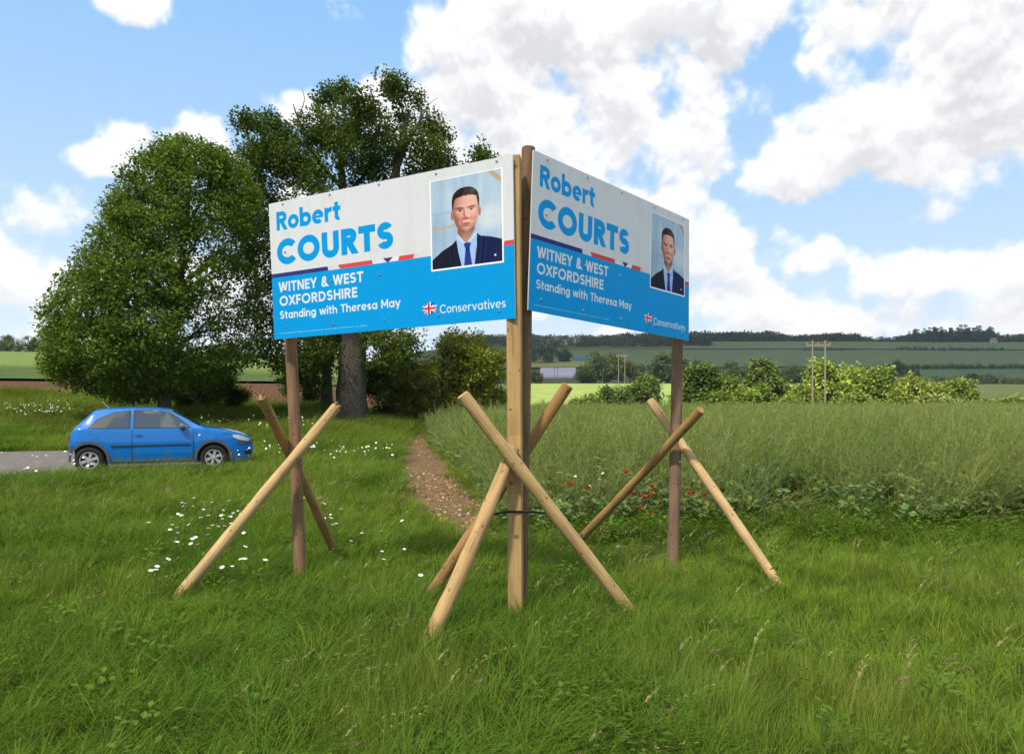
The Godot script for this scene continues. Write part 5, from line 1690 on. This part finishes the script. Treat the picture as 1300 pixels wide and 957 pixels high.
func house(label: String, at: Vector3, wide: float, tall: float, deep: float, turn: float, wall: Color, tiles: Color) -> void:
	var o := thing("house", label, "house", at, turn, "houses on the far ridge")
	var s := Shape.new()
	s.box(Vector3(-wide / 2, -1.0, -deep / 2), Vector3(wide / 2, tall, deep / 2))
	part("wall", s, mat(wall.r, wall.g, wall.b), o)
	var r := Shape.new()
	var hgt := deep * 0.42
	var e := 0.35
	var a := Vector3(-wide / 2 - e, tall - 0.15, deep / 2 + e)
	var b := Vector3(wide / 2 + e, tall - 0.15, deep / 2 + e)
	var c := Vector3(wide / 2 + e, tall + hgt, 0)
	var d := Vector3(-wide / 2 - e, tall + hgt, 0)
	var a2 := Vector3(a.x, a.y, -a.z)
	var b2 := Vector3(b.x, b.y, -b.z)
	r.quad(a, b, c, d, Vector3(0, 0.8, 0.6)); r.quad(a2, b2, c, d, Vector3(0, 0.8, -0.6)); r.tri(a, a2, d, Vector3(-1, 0, 0)); r.tri(b, b2, c, Vector3(1, 0, 0)); r.quad(a, b, b2, a2, Vector3(0, -1, 0))
	var roof := part("roof", r, mat(tiles.r, tiles.g, tiles.b), o)
	var ch := Shape.new()
	ch.box(Vector3(wide * 0.28, tall + hgt * 0.5, -0.5), Vector3(wide * 0.28 + 1.0, tall + hgt + 1.3, 0.5))
	part("chimney", ch, mat(0.3, 0.18, 0.12), roof)
	for k in 3:
		var win := Shape.new()
		var x := wide * (-0.32 + 0.32 * k)
		win.box(Vector3(x - 0.6, tall * 0.55, deep / 2), Vector3(x + 0.6, tall * 0.55 + 1.3, deep / 2 + 0.05))
		part("window", win, mat(0.03, 0.035, 0.04, 0.15, 0.5), o)

func valley() -> void:
	var rng := RandomNumberGenerator.new()
	rng.seed = 91
	var lit := Color(0.235, 0.310, 0.055)
	var mid := Color(0.12, 0.17, 0.035)
	var dim := Color(0.062, 0.092, 0.026)
	# bushes beyond the crop: middle px, top px, half width px, depth, colour, label
	var list := [
		[1044, 459, 29, 112.0, lit, "tall pale yellow-green tree right behind the near twin power poles"],
		[1082, 465, 24, 116.0, lit, "pale yellow-green tree just right of the near twin power poles"],
		[1116, 468, 31, 110.0, Color(0.182, 0.252, 0.048), "broad sunny green tree, third in the row right of the near power poles"],
		[1164, 476, 30, 113.0, Color(0.216, 0.270, 0.054), "rounded pale green tree in the middle of the valley row"],
		[1219, 481, 27, 108.0, Color(0.189, 0.255, 0.048), "sunny green tree towards the low end of the valley row"],
		[1086, 499, 33, 98.0, Color(0.169, 0.232, 0.042), "low sunny bush in front of the valley row at the crop's far edge"],
		[1140, 496, 30, 99.0, Color(0.203, 0.258, 0.048), "low yellow-green bush in front of the rounded valley tree"],
		[1190, 500, 26, 98.0, Color(0.223, 0.255, 0.072), "low straw-tinged bush at the crop's far edge"],
		[1285, 503, 20, 97.0, Color(0.176, 0.247, 0.048), "small green bush at the far right end of the crop"],
		[1250, 507, 20, 100.0, Color(0.203, 0.232, 0.072), "low dull bush left of the last small green bush"],
		[1022, 489, 22, 108.0, Color(0.203, 0.270, 0.048), "light green bush at the foot of the near twin power poles"],
		[972, 455, 24, 125.0, mid, "darker green round tree left of the near twin power poles"],
		[962, 489, 22, 100.0, Color(0.155, 0.225, 0.038), "green bush in front of the darker round tree"],
		[1002, 503, 16, 97.0, Color(0.189, 0.247, 0.054), "small light bush between crop and meadow gap"],
		[892, 459, 20, 96.0, Color(0.084, 0.135, 0.031), "dark upright tree just right of the far billboard post"],
		[925, 478, 22, 104.0, Color(0.142, 0.203, 0.038), "mid green bush right of the dark upright tree"],
		[908, 492, 26, 94.0, Color(0.155, 0.210, 0.041), "bush at the foot of the dark upright tree"],
		[945, 494, 20, 95.0, Color(0.176, 0.232, 0.043), "light bush along the crop's far edge, right of the billboard"],
		[876, 490, 18, 98.0, Color(0.162, 0.240, 0.042), "light green bush half behind the far billboard post"],
		[788, 483, 36, 150.0, Color(0.095, 0.141, 0.031), "dark bush in front of the far twin power poles"],
		[820, 476, 19, 152.0, Color(0.135, 0.195, 0.041), "greener bush joined to the dark bush by the far power poles"],
		[745, 503, 24, 140.0, Color(0.142, 0.217, 0.043), "low green scrub at the edge of the bright meadow"],
	]
	for k in list.size():
		var q: Array = list[k]
		var d: float = q[3]
		var at := on_land((q[0] - 650.0) / FOCAL * d, -d)
		var tall: float = EYE + (512.0 - q[1]) / FOCAL * d - at.y
		tree("valley_tree" if tall > 5.0 else "valley_bush", q[5], "tree" if tall > 5.0 else "bush", at, tall * 1.04, q[2] * 2.15 / FOCAL * d, 0.12, q[4], 300 + k, "trees and bushes beyond the crop", {"low": 0.0, "size": 0.115 if tall > 5.0 else 0.17, "lobes": 26, "per": 13, "spread": 0.3, "kind": 1})
	var behind := [
		[765, 446, 38, 275.0, "big dark tree clump left of the far twin power poles"], [800, 455, 26, 285.0, "dark tree behind the far twin power poles"], [744, 462, 14, 280.0, "lower dark tree beside the pale sheeted field"], [845, 447, 34, 300.0, "dark tree behind the far billboard post"], [878, 452, 30, 310.0, "dark tree right of the far billboard post"],
		[925, 458, 32, 300.0, "dark green tree behind the mid green bush"], [690, 436, 24, 720.0, "dark tree clump on the slope nearest the billboards' corner"], [716, 441, 12, 730.0, "smaller dark tree beside the slope clump"], [680, 470, 12, 265.0, "dark bush left of the pale sheeted field"], [1010, 462, 22, 260.0, "dark trees in the gap left of the near power poles"],
		[1138, 457, 14, 560.0, "dark round hedge tree on the far slope above the valley row"], [1116, 466, 16, 540.0, "dark bush beside the round hedge tree"], [1160, 468, 12, 545.0, "small dark bush right of the round hedge tree"], [1233, 471, 11, 430.0, "single round tree standing in the lower far field"], [1250, 489, 16, 330.0, "dark bush below the single round field tree"], [1290, 494, 16, 320.0, "dark bush at the right edge below the far fields"], [1050, 470, 26, 420.0, "dim tree line piece behind the pale valley trees"], [1215, 488, 20, 340.0, "dim bush behind the low end of the valley row"]]
	for k in behind.size():
		var q: Array = behind[k]
		var d: float = q[3]
		var at := on_land((q[0] - 650.0) / FOCAL * d, -d)
		var tall: float = maxf(EYE + (512.0 - q[1]) / FOCAL * d - at.y, 3.0)
		tree("far_tree", q[4], "tree", at, tall, q[2] * 2.1 / FOCAL * d, 0.2, dim, 400 + k, "dark trees across the valley", {"low": 0.0, "size": 0.13, "lobes": 18, "per": 9, "kind": 1})
	for q in [[22, 424, 36, 235.0, "pale green tree at the far edge of the left-hand field"], [58, 427, 26, 240.0, "dark tree at the back of the field behind the round-crowned tree"], [-10, 432, 24, 230.0, "tree at the left end of the far field hedge"], [95, 432, 30, 245.0, "tree behind the round-crowned tree on the far field edge"]]:
		var d: float = q[3]
		var at := on_land((q[0] - 650.0) / FOCAL * d, -d)
		tree("field_edge_tree", q[4], "tree", at, maxf(4.0, EYE + (512.0 - q[1]) / FOCAL * d - at.y), q[2] * 2.0 / FOCAL * d, 0.2, Color(0.060, 0.088, 0.026), 500 + int(q[0]), "trees along the back of the left field", {"low": 0.0, "size": 0.12, "lobes": 20, "per": 10, "kind": 1})
	var pt := func(px: float, d: float) -> Vector2: return Vector2((px - 650.0) / FOCAL * d, -d)
	hedge("hedgerow", "clipped field hedge at the back of the left-hand green field", pt.call(-60, 222.0), pt.call(230, 240.0), 3.4, 3.0, Color(0.065, 0.092, 0.026), 71, 0.8)
	hedge("hedgerow", "dark hedge between the two lower far fields on the right", pt.call(1120, 640.0), pt.call(1420, 655.0), 4.6, 4.0, dim, 72, 1.2)
	hedge("hedgerow", "thin broken hedge between the upper far fields", pt.call(1140, 885.0), pt.call(1275, 880.0), 5.0, 5.0, dim, 73, 1.6)
	hedge("hedgerow", "short hedge piece left of the thin broken hedge", pt.call(1020, 870.0), pt.call(1090, 872.0), 4.0, 4.0, dim, 74, 1.6)
	hedge("hedgerow", "line of scrub along the valley bottom behind the pale trees", pt.call(860, 330.0), pt.call(1360, 345.0), 5.0, 6.0, Color(0.062, 0.092, 0.026), 75, 1.1)
	hedge("hedgerow", "dark hedge under the far slope between the billboards", pt.call(736, 640.0), pt.call(900, 645.0), 5.0, 6.0, dim, 76, 1.3)
	# power lines
	var a := h_pole(1032, 1048, 432, 98.0, "tall grey twin-legged power pole standing among the pale valley trees")
	var b := h_pole(785.5, 793.5, 449, 215.0, "twin-legged power pole seen beneath the far billboard")
	var c := h_pole(704, 708, 466, 420.0, "farthest twin-legged power pole, by the pale sheeted field")
	for span in [[a, b], [b, c]]:
		for k in 3:
			var p: Node3D = span[0]
			var q: Node3D = span[1]
			var i0: Node3D = p.get_child(3 + k)
			var i1: Node3D = q.get_child(3 + k)
			var p0: Vector3 = p.position + i0.mesh.get_aabb().get_center() + Vector3(0, 0.17, 0)
			var p1: Vector3 = q.position + i1.mesh.get_aabb().get_center() + Vector3(0, 0.17, 0)
			var line := []
			var rad := []
			for j in 17:
				var t := j / 16.0
				line.append(p0.lerp(p1, t) - Vector3(0, 7.0 * 4.0 * t * (1.0 - t) * 0.45, 0))
				rad.append(0.016)
			var s := Shape.new()
			s.tube(line, rad, 4, false)
			var wire := part(numbered("power_line"), s, mat(0.12, 0.13, 0.12, 0.6))
			tag(wire, ("%s of three thin wires sagging between the near and middle power poles" if span[0] == a else "%s of three thin wires sagging between the middle and farthest power poles") % ["leftmost", "middle one", "rightmost"][k], "wire", "wires near to middle pole" if span[0] == a else "wires middle to farthest pole")
	# the wood on the far ridge and its sparse trees: one mass
	var wood_tree := make_clump(900, 150, 0.34, 1.0)
	var fir := Shape.new()
	var fr := RandomNumberGenerator.new()
	fr.seed = 12
	for k in 130:
		var y := fr.randf()
		var w := fr.randf_range(0, TAU)
		var r := (1.0 - y) * 0.42 * fr.randf_range(0.5, 1.0)
		var p := Vector3(cos(w) * r, y * 2.0 - 1.0, sin(w) * r)
		fir.tint = Color(1, 1, 1) * fr.randf_range(0.7, 1.2)
		leaf(fir, p, Vector3(cos(w), -0.3, sin(w)).normalized(), Vector3(-sin(w), 0, cos(w)), 0.26)
	var crest := [[640, 12, 0.5], [760, 11, 0.6], [800, 13, 0.9], [900, 15, 1.0], [985, 16, 1.0], [1000, 11, 0.8], [1085, 14, 0.9], [1095, 9, 0.5], [1130, 9, 0.5], [1160, 14, 1.0], [1200, 17, 1.0], [1255, 18, 1.0], [1270, 12, 0.9], [1300, 13, 0.9], [1450, 14, 1.0]]
	var high := crest.map(func(q: Array) -> Array: return [q[0], q[1]])
	var thick := crest.map(func(q: Array) -> Array: return [q[0], q[2]])
	var wp := []
	var wc := []
	var fp := []
	var fc := []
	for k in 2300:
		var px := rng.randf_range(600, 1460)
		var d := rng.randf_range(1010, 1130)
		if px < 900: d = rng.randf_range(930, 1130)
		if rng.randf() > table(thick, px): continue
		var tall := table(high, px) * rng.randf_range(0.7, 1.3)
		var g := on_land((px - 650) / FOCAL * d, -d)
		var light := 0.0 if px > 860 else clampf(lobes.get_noise_2d(px * 3.0, d) * 2.0, 0.0, 0.8)
		var col := tone(rng, Color(0.055, 0.082, 0.026).lerp(Color(0.10, 0.12, 0.04), light), 0.25)
		if px > 1150 and px < 1262 and rng.randf() < 0.55:
			fp.append(Transform3D(Basis().scaled(Vector3(tall * 0.5, tall * 0.6, tall * 0.5)), g + Vector3(0, tall * 0.55, 0))); fc.append(tone(rng, Color(0.040, 0.064, 0.024), 0.2))
		else:
			wp.append(Transform3D(Basis(Vector3.UP, rng.randf_range(0, TAU)).scaled(Vector3(tall * 0.45, tall * 0.5, tall * 0.45)), g + Vector3(0, tall * 0.42, 0))); wc.append(col)
	tag(swarm("distant_wood", wood_tree, leafage, wp, wc), "dark broadleaved wood along the skyline of the far ridge", "wood", "", "stuff")
	tag(swarm("distant_firs", fir.mesh(), leafage, fp, fc), "darker pointed firs rising from the ridge wood", "firs", "", "stuff")
	# houses on the ridge
	var pale := Color(0.55, 0.48, 0.36)
	var tile := Color(0.22, 0.13, 0.09)
	var homes := [[688, 1010, "pale house at the near end of the ridge village"], [698, 990, "cream house second along the ridge village"], [707, 1015, "small pale house in the middle of the ridge village"], [716, 985, "low cream house right of the village middle"], [724, 1005, "pale house at the village's far end"], [733, 995, "brown-roofed house standing off the village end"], [742, 1010, "last cream house among the ridge trees"], [1262, 1008, "dark-roofed house by the firs on the skyline"]]
	for k in homes.size():
		var q: Array = homes[k]
		var d: float = q[1] - 25.0
		house(q[2], on_land((q[0] - 650.0) / FOCAL * d, -d, 1.0 + (k % 3)), 6.5 + 2.0 * (k % 2), 3.6, 5.0, rng.randf_range(-0.5, 0.5), pale if k != 7 else Color(0.3, 0.25, 0.2), tile)
	# a pale sheeted field: rows of crop covers
	var rows := thing("crop_tunnels", "rows of pale lilac-grey crop tunnels at the valley edge below the billboard", "crop tunnels", on_land((708 - 650) / FOCAL * 600.0, -600.0))
	var cover := mat(0.25, 0.245, 0.30, 0.6)
	for k in 12:
		var d := 556.0 + k * 7.6
		var s := Shape.new()
		var pts := []
		for j in 9:
			var x := lerpf(686, 731, j / 8.0)
			pts.append(on_land((x - 650.0) / FOCAL * d, -d, 0.6) - rows.position)
		s.tube(pts, [2.4, 2.5, 2.5, 2.5, 2.5, 2.5, 2.5, 2.5, 2.4], 10)
		part("tunnel", s, cover, rows)
	# vehicles on the far track
	for v in [["lorry", "blue lorry on the far track below the ridge", Color(0.03, 0.16, 0.55), 735.5, 7.5], ["van", "white van on the far track left of the blue lorry", Color(0.75, 0.76, 0.76), 723.0, 5.0]]:
		var d := 738.0
		var o := thing("distant_" + v[0], v[1], v[0], on_land((v[3] - 650.0) / FOCAL * d, -d, 1.7))
		var body := Shape.new()
		body.box(Vector3(-v[4] / 2, 0.8, -1.2), Vector3(v[4] * 0.28, 3.4, 1.2))
		part("body", body, mat(v[2].r, v[2].g, v[2].b, 0.4), o)
		var cab := Shape.new()
		cab.hexa([Vector3(v[4] * 0.29, 0.8, -1.15), Vector3(v[4] / 2, 0.8, -1.15), Vector3(v[4] * 0.45, 2.8, -1.1), Vector3(v[4] * 0.29, 2.9, -1.1), Vector3(v[4] * 0.29, 0.8, 1.15), Vector3(v[4] / 2, 0.8, 1.15), Vector3(v[4] * 0.45, 2.8, 1.1), Vector3(v[4] * 0.29, 2.9, 1.1)])
		part("cab", cab, mat(v[2].r, v[2].g, v[2].b, 0.4), o)
		for x in [-0.3, 0.33]:
			var wh := Shape.new()
			wh.tube([Vector3(v[4] * x, 0.5, -1.2), Vector3(v[4] * x, 0.5, 1.25)], [0.5, 0.5], 12)
			part("wheel", wh, mat(0.03, 0.03, 0.03), o)

func grounds() -> void:
	for k in 41:
		var d := 9.4 + k * 0.6
		path_l.append([d, path_left(d)]); path_r.append([d, path_right(d)])
	# the land itself, out to the skyline on every side
	var s := Shape.new()
	var angles := []
	var w := -180.0
	while w < 180.01:
		angles.append(w)
		w += 1.0 if absf(w + 0.5) < 56.0 else 4.0
	var radii := [0.0]
	var r := 0.6
	while r < 1700.0:
		radii.append(r); r *= 1.055
	for rr in radii:
		for an in angles:
			var x: float = rr * sin(deg_to_rad(an))
			var z: float = -rr * cos(deg_to_rad(an))
			var e := maxf(0.3, rr * 0.02)
			var g := Vector3(land(x - e, z) - land(x + e, z), 2.0 * e, land(x, z - e) - land(x, z + e)).normalized()
			s.put(Vector3(x, land(x, z), z), g, Vector2(x, z))
	var n := angles.size()
	for k in radii.size() - 1:
		for j in n - 1:
			var a := k * n + j
			s.face(a, a + 1, a + n + 1); s.face(a, a + n + 1, a + n)
	setting("ground", s, earthy([Color(0.030, 0.036, 0.012), Color(0.050, 0.070, 0.018), Color(0.060, 0.060, 0.026), Color(0.045, 0.075, 0.018)], 0.012, 7, 9.0, 2.0), "grassy ground of the meadow and valley", "ground")
	# tarmac of the lay-by
	var road := Shape.new()
	var cols := 16
	var rows := 60
	for k in rows + 1:
		var f := float(k) / rows
		for j in cols + 1:
			var v := float(j) / cols
			var q := lerpf(17.3, 24.6, v) + 0.12 * bumps.get_noise_2d(k * 40.0, j * 5.0) * (1.0 if j in [0, cols] else 0.0)
			var along := lerpf(-75.0, 0.5 - 1.6 * pow(absf(2.0 * v - 1.0), 3), f)
			var x := 0.93 * along - 0.37 * q
			var z := -0.37 * along - 0.93 * q
			road.put(on_land(x, z, 0.014), Vector3.UP, Vector2(x, z))
	for k in rows:
		for j in cols:
			var a := k * (cols + 1) + j
			road.face(a, a + 1, a + cols + 2); road.face(a, a + cols + 2, a + cols + 1)
	setting("road", road, earthy([Color(0.12, 0.112, 0.105), Color(0.16, 0.15, 0.14), Color(0.20, 0.185, 0.17)], 0.02, 8, 3.0, 0.4), "worn grey tarmac under and behind the blue car", "road")
	# stony footpath
	var p := Shape.new()
	var pr := 70
	for k in pr + 1:
		var d := lerpf(9.4, 33.0, pow(float(k) / pr, 1.2))
		for j in 9:
			var wob := 0.16 * bumps.get_noise_2d(d * 60.0, j * 300.0) if j in [0, 8] else 0.0
			var x := lerpf(path_l_at(d) - 0.1, path_r_at(d) + 0.1, j / 8.0) + wob
			p.put(on_land(x, -d, 0.012), Vector3.UP, Vector2(x, d))
	for k in pr:
		for j in 8:
			var a := k * 9 + j
			p.face(a, a + 1, a + 10); p.face(a, a + 10, a + 9)
	setting("path", p, earthy([Color(0.090, 0.056, 0.030), Color(0.150, 0.098, 0.054), Color(0.205, 0.140, 0.082), Color(0.125, 0.080, 0.044)], 0.03, 17, 2.0, 2.0), "brown stony footpath running beside the crop", "path")
	var rng := RandomNumberGenerator.new()
	rng.seed = 404
	var places := []
	var colors := []
	for k in 4200:
		var d := sqrt(rng.randf_range(9.4 * 9.4, 33.0 * 33.0)) if rng.randf() < 0.45 else rng.randf_range(9.5, 17.0)
		var x := rng.randf_range(path_l_at(d), path_r_at(d) + 0.15)
		if k < 150:
			x = rng.randfn(1.35, 0.5); d = rng.randfn(8.45, 0.22)
		elif k < 260:
			x = rng.randfn(0.2, 0.5); d = rng.randfn(9.3, 0.2)
		var size := 0.012 + 0.036 * pow(rng.randf(), 2.5)
		places.append(turned(rng, on_land(x, -d, 0.010 + size * 0.2), size))
		var c := Color(0.36, 0.24, 0.12).lerp(Color(0.15, 0.09, 0.048), pow(rng.randf(), 0.6))
		if rng.randf() < 0.04: c = Color(0.50, 0.42, 0.30)
		colors.append(tone(rng, c, 0.15))
	tag(swarm("path_stones", stone_mesh(2), tinted(0.9), places, colors), "buff stones and chips strewn over the footpath", "stones", "", "stuff")
	for q in [[788, 686, 8.55, 0.055, "pale stone in the grass left of the far billboard post"], [835, 690, 8.3, 0.035, "small flat stone at the foot of the far billboard post"], [912, 702, 7.9, 0.045, "buff stone right of the far billboard post's foot"], [668, 668, 9.6, 0.05, "buff stone at the foot of the crop behind the corner posts"]]:
		var b := spot(q[0], q[1], q[2])
		var o := MeshInstance3D.new()
		o.name = numbered("stone")
		o.mesh = stone_mesh(int(q[0]))
		var m := mat(0.50, 0.44, 0.34)
		o.material_override = m
		add_child(o)
		o.position = on_land(b.x, b.z, q[3] * 0.4)
		o.scale = Vector3(q[3] * 1.3, q[3], q[3])
		tag(o, q[4], "stone")
	# ploughed strip and green field behind the lane
	var soil := Shape.new()
	var ns := 60
	for k in ns + 1:
		var along := lerpf(-90.0, 14.0, float(k) / ns)
		for j in 25:
			var q := lerpf(soil_near(along), 61.5, j / 24.0)
			var x := 0.93 * along - 0.37 * q
			var z := -0.37 * along - 0.93 * q
			soil.put(on_land(x, z, 0.05 + 0.09 * (j % 2)), Vector3(0.1 * (1 - 2 * (j % 2)), 1, 0).normalized(), Vector2(x, z))
	for k in ns:
		for j in 24:
			var a := k * 25 + j
			soil.face(a, a + 1, a + 26); soil.face(a, a + 26, a + 25)
	setting("bare_soil", soil, earthy([Color(0.075, 0.034, 0.018), Color(0.12, 0.060, 0.033), Color(0.16, 0.09, 0.05)], 0.03, 27, 4.0, 6.0), "strip of red-brown ploughed soil behind the lane trees", "soil")
	var fld := Shape.new()
	for k in 41:
		var q := lerpf(61.5, 236.0, pow(k / 40.0, 1.3))
		for j in 41:
			var along := lerpf(-170.0, 30.0, j / 40.0)
			var x := 0.93 * along - 0.37 * q
			var z := -0.37 * along - 0.93 * q
			fld.put(on_land(x, z, 0.30), Vector3(0, 1, 0.07).normalized(), Vector2(x, z))
	for k in 40:
		for j in 40:
			var a := k * 41 + j
			fld.face(a, a + 1, a + 42); fld.face(a, a + 42, a + 41)
	setting("cereal_field", fld, earthy([Color(0.050, 0.085, 0.018), Color(0.072, 0.110, 0.024), Color(0.085, 0.120, 0.030)], 0.012, 28, 22.0, 8.0), "smooth green cereal field rising behind the lane", "field")
	# fields across the valley
	var tone_a := [Color(0.052, 0.080, 0.030), Color(0.064, 0.094, 0.036), Color(0.072, 0.100, 0.040)]
	var tone_b := [Color(0.042, 0.074, 0.030), Color(0.052, 0.088, 0.036), Color(0.060, 0.096, 0.040)]
	var T := func(px: float) -> float: return (px - 650.0) / FOCAL
	setting("bright_meadow", sheet(T.call(655), T.call(1030), 165.0, 264.0, 40, 24, 0.2), earthy([Color(0.115, 0.165, 0.040), Color(0.145, 0.190, 0.050), Color(0.165, 0.20, 0.06)], 0.01, 33, 40.0, 5.0), "pale sunny green meadow beyond the crop", "field")
	setting("hill_field", sheet(T.call(900), T.call(1500), 420.0, 636.0, 50, 20, 0.7), earthy(tone_b, 0.01, 34, 120.0), "lowest dark green field on the far slope", "field")
	setting("hill_field", sheet(T.call(640), T.call(1500), 660.0, 878.0, 60, 20, 0.9), earthy(tone_a, 0.01, 35, 150.0), "broad grey-green field halfway up the far slope", "field")
	setting("hill_field", sheet(T.call(860), T.call(1500), 888.0, 1010.0, 50, 14, 1.1), earthy([Color(0.062, 0.090, 0.034), Color(0.080, 0.104, 0.042)], 0.01, 36, 150.0), "uppermost green field below the ridge wood", "field")
	setting("stubble_field", sheet(T.call(650), T.call(742), 662.0, 745.0, 24, 14, 1.7), earthy([Color(0.16, 0.15, 0.05), Color(0.13, 0.16, 0.045), Color(0.20, 0.17, 0.07)], 0.02, 37, 60.0), "olive and straw coloured field beside the far track", "field")

func cloud(label: String, over: Vector3, up: float, size: Vector3, veil: float, seed_: int) -> void:      # a cloud between the sun and the land round the point it shades
	var s := Shape.new()
	var puff := noise_of(0.9, 4, seed_)
	var rows := 24
	var cols := 48
	for j in rows + 1:
		for k in cols + 1:
			var th := PI * j / rows
			var w := TAU * (k % cols) / cols
			var u := Vector3(sin(th) * cos(w), cos(th), sin(th) * sin(w))
			var r := 1.0 + 0.22 * puff.get_noise_3d(u.x * 3.0, u.y * 1.4, u.z * 1.6)
			s.put(u * size * r, (u / size).normalized())
	for j in rows:
		for k in cols:
			var a := j * (cols + 1) + k
			s.face(a, a + 1, a + cols + 2); s.face(a, a + cols + 2, a + cols + 1)
	var m := mat(0.9, 0.9, 0.9, 1.0, 0.0)
	m.transparency = BaseMaterial3D.TRANSPARENCY_ALPHA
	m.albedo_color.a = veil
	m.backlight_enabled = true
	m.backlight = Color(1, 1, 1)
	var o := part(numbered("cloud"), s, m)
	o.position = over + Vector3(-12, 34, 22).normalized() * up
	tag(o, label, "cloud", "", "structure")

func _ready() -> void:
	bumps.seed = 11; bumps.frequency = 0.01
	patchy.seed = 12; patchy.frequency = 0.01; patchy.fractal_octaves = 3
	lobes.seed = 13; lobes.frequency = 0.05
	# camera
	var cam := Camera3D.new()
	cam.name = "camera"
	add_child(cam)
	cam.position = Vector3(0, EYE, 0)
	cam.near = 0.1
	cam.far = 6000.0
	cam.set_frustum(957.0 / FOCAL * cam.near, Vector2(0, 33.5 / FOCAL * cam.near), cam.near, cam.far)
	cam.current = true
	# sky
	var env := Environment.new()
	env.background_mode = Environment.BG_SKY
	var pano := PanoramaSkyMaterial.new()
	pano.panorama = sky_picture()
	var sky := Sky.new()
	sky.sky_material = pano
	env.sky = sky
	env.background_energy_multiplier = 0.52
	env.tonemap_mode = Environment.TONE_MAPPER_LINEAR
	env.tonemap_exposure = 2.45
	env.sdfgi_enabled = true
	env.ssao_enabled = true
	env.ssil_enabled = true
	env.fog_enabled = true
	env.fog_density = 0.00009
	env.fog_light_color = Color(0.80, 0.88, 0.97)
	var we := WorldEnvironment.new()
	we.name = "environment"
	we.environment = env
	add_child(we)
	# sun; the cloud built below veils it over the meadow and lets it through to the valley
	var sun := DirectionalLight3D.new()
	sun.name = "sun"
	sun.light_energy = 1.5
	sun.light_angular_distance = 4.0
	sun.light_color = Color(1.0, 0.955, 0.89)
	sun.shadow_enabled = true
	sun.directional_shadow_max_distance = 400.0
	add_child(sun)
	sun.look_at_from_position(Vector3(-12, 34, 22), Vector3.ZERO)
	bark = earthy([Color(0.060, 0.050, 0.040), Color(0.115, 0.10, 0.082), Color(0.15, 0.135, 0.115)], 0.02, 51, 1.2, 5.0)
	for kind in [[40, 0.34, 0.7], [20, 0.52, 0.85], [38, 0.36, 0.8]]:
		var set_ := []
		for k in 5: set_.append(make_clump(clumps.size() * 10 + k, kind[0], kind[1], kind[2], 0.66 + 0.17 * k, 0.92 + 0.05 * k))
		clumps.append(set_)
	cloud("thin white cloud overhead that veils the sun above the meadow", Vector3(-25, 0, -24), 270.0, Vector3(150, 17, 58), 0.40, 71)
	cloud("broad white cloud that shades the far slope across the valley", Vector3(430, 40, -715), 950.0, Vector3(720, 45, 410), 0.60, 72)
	make_wood()
	grounds()
	valley()
	lane_trees()
	billboards()
	car()
	meadow()
	crop()
	flowers()
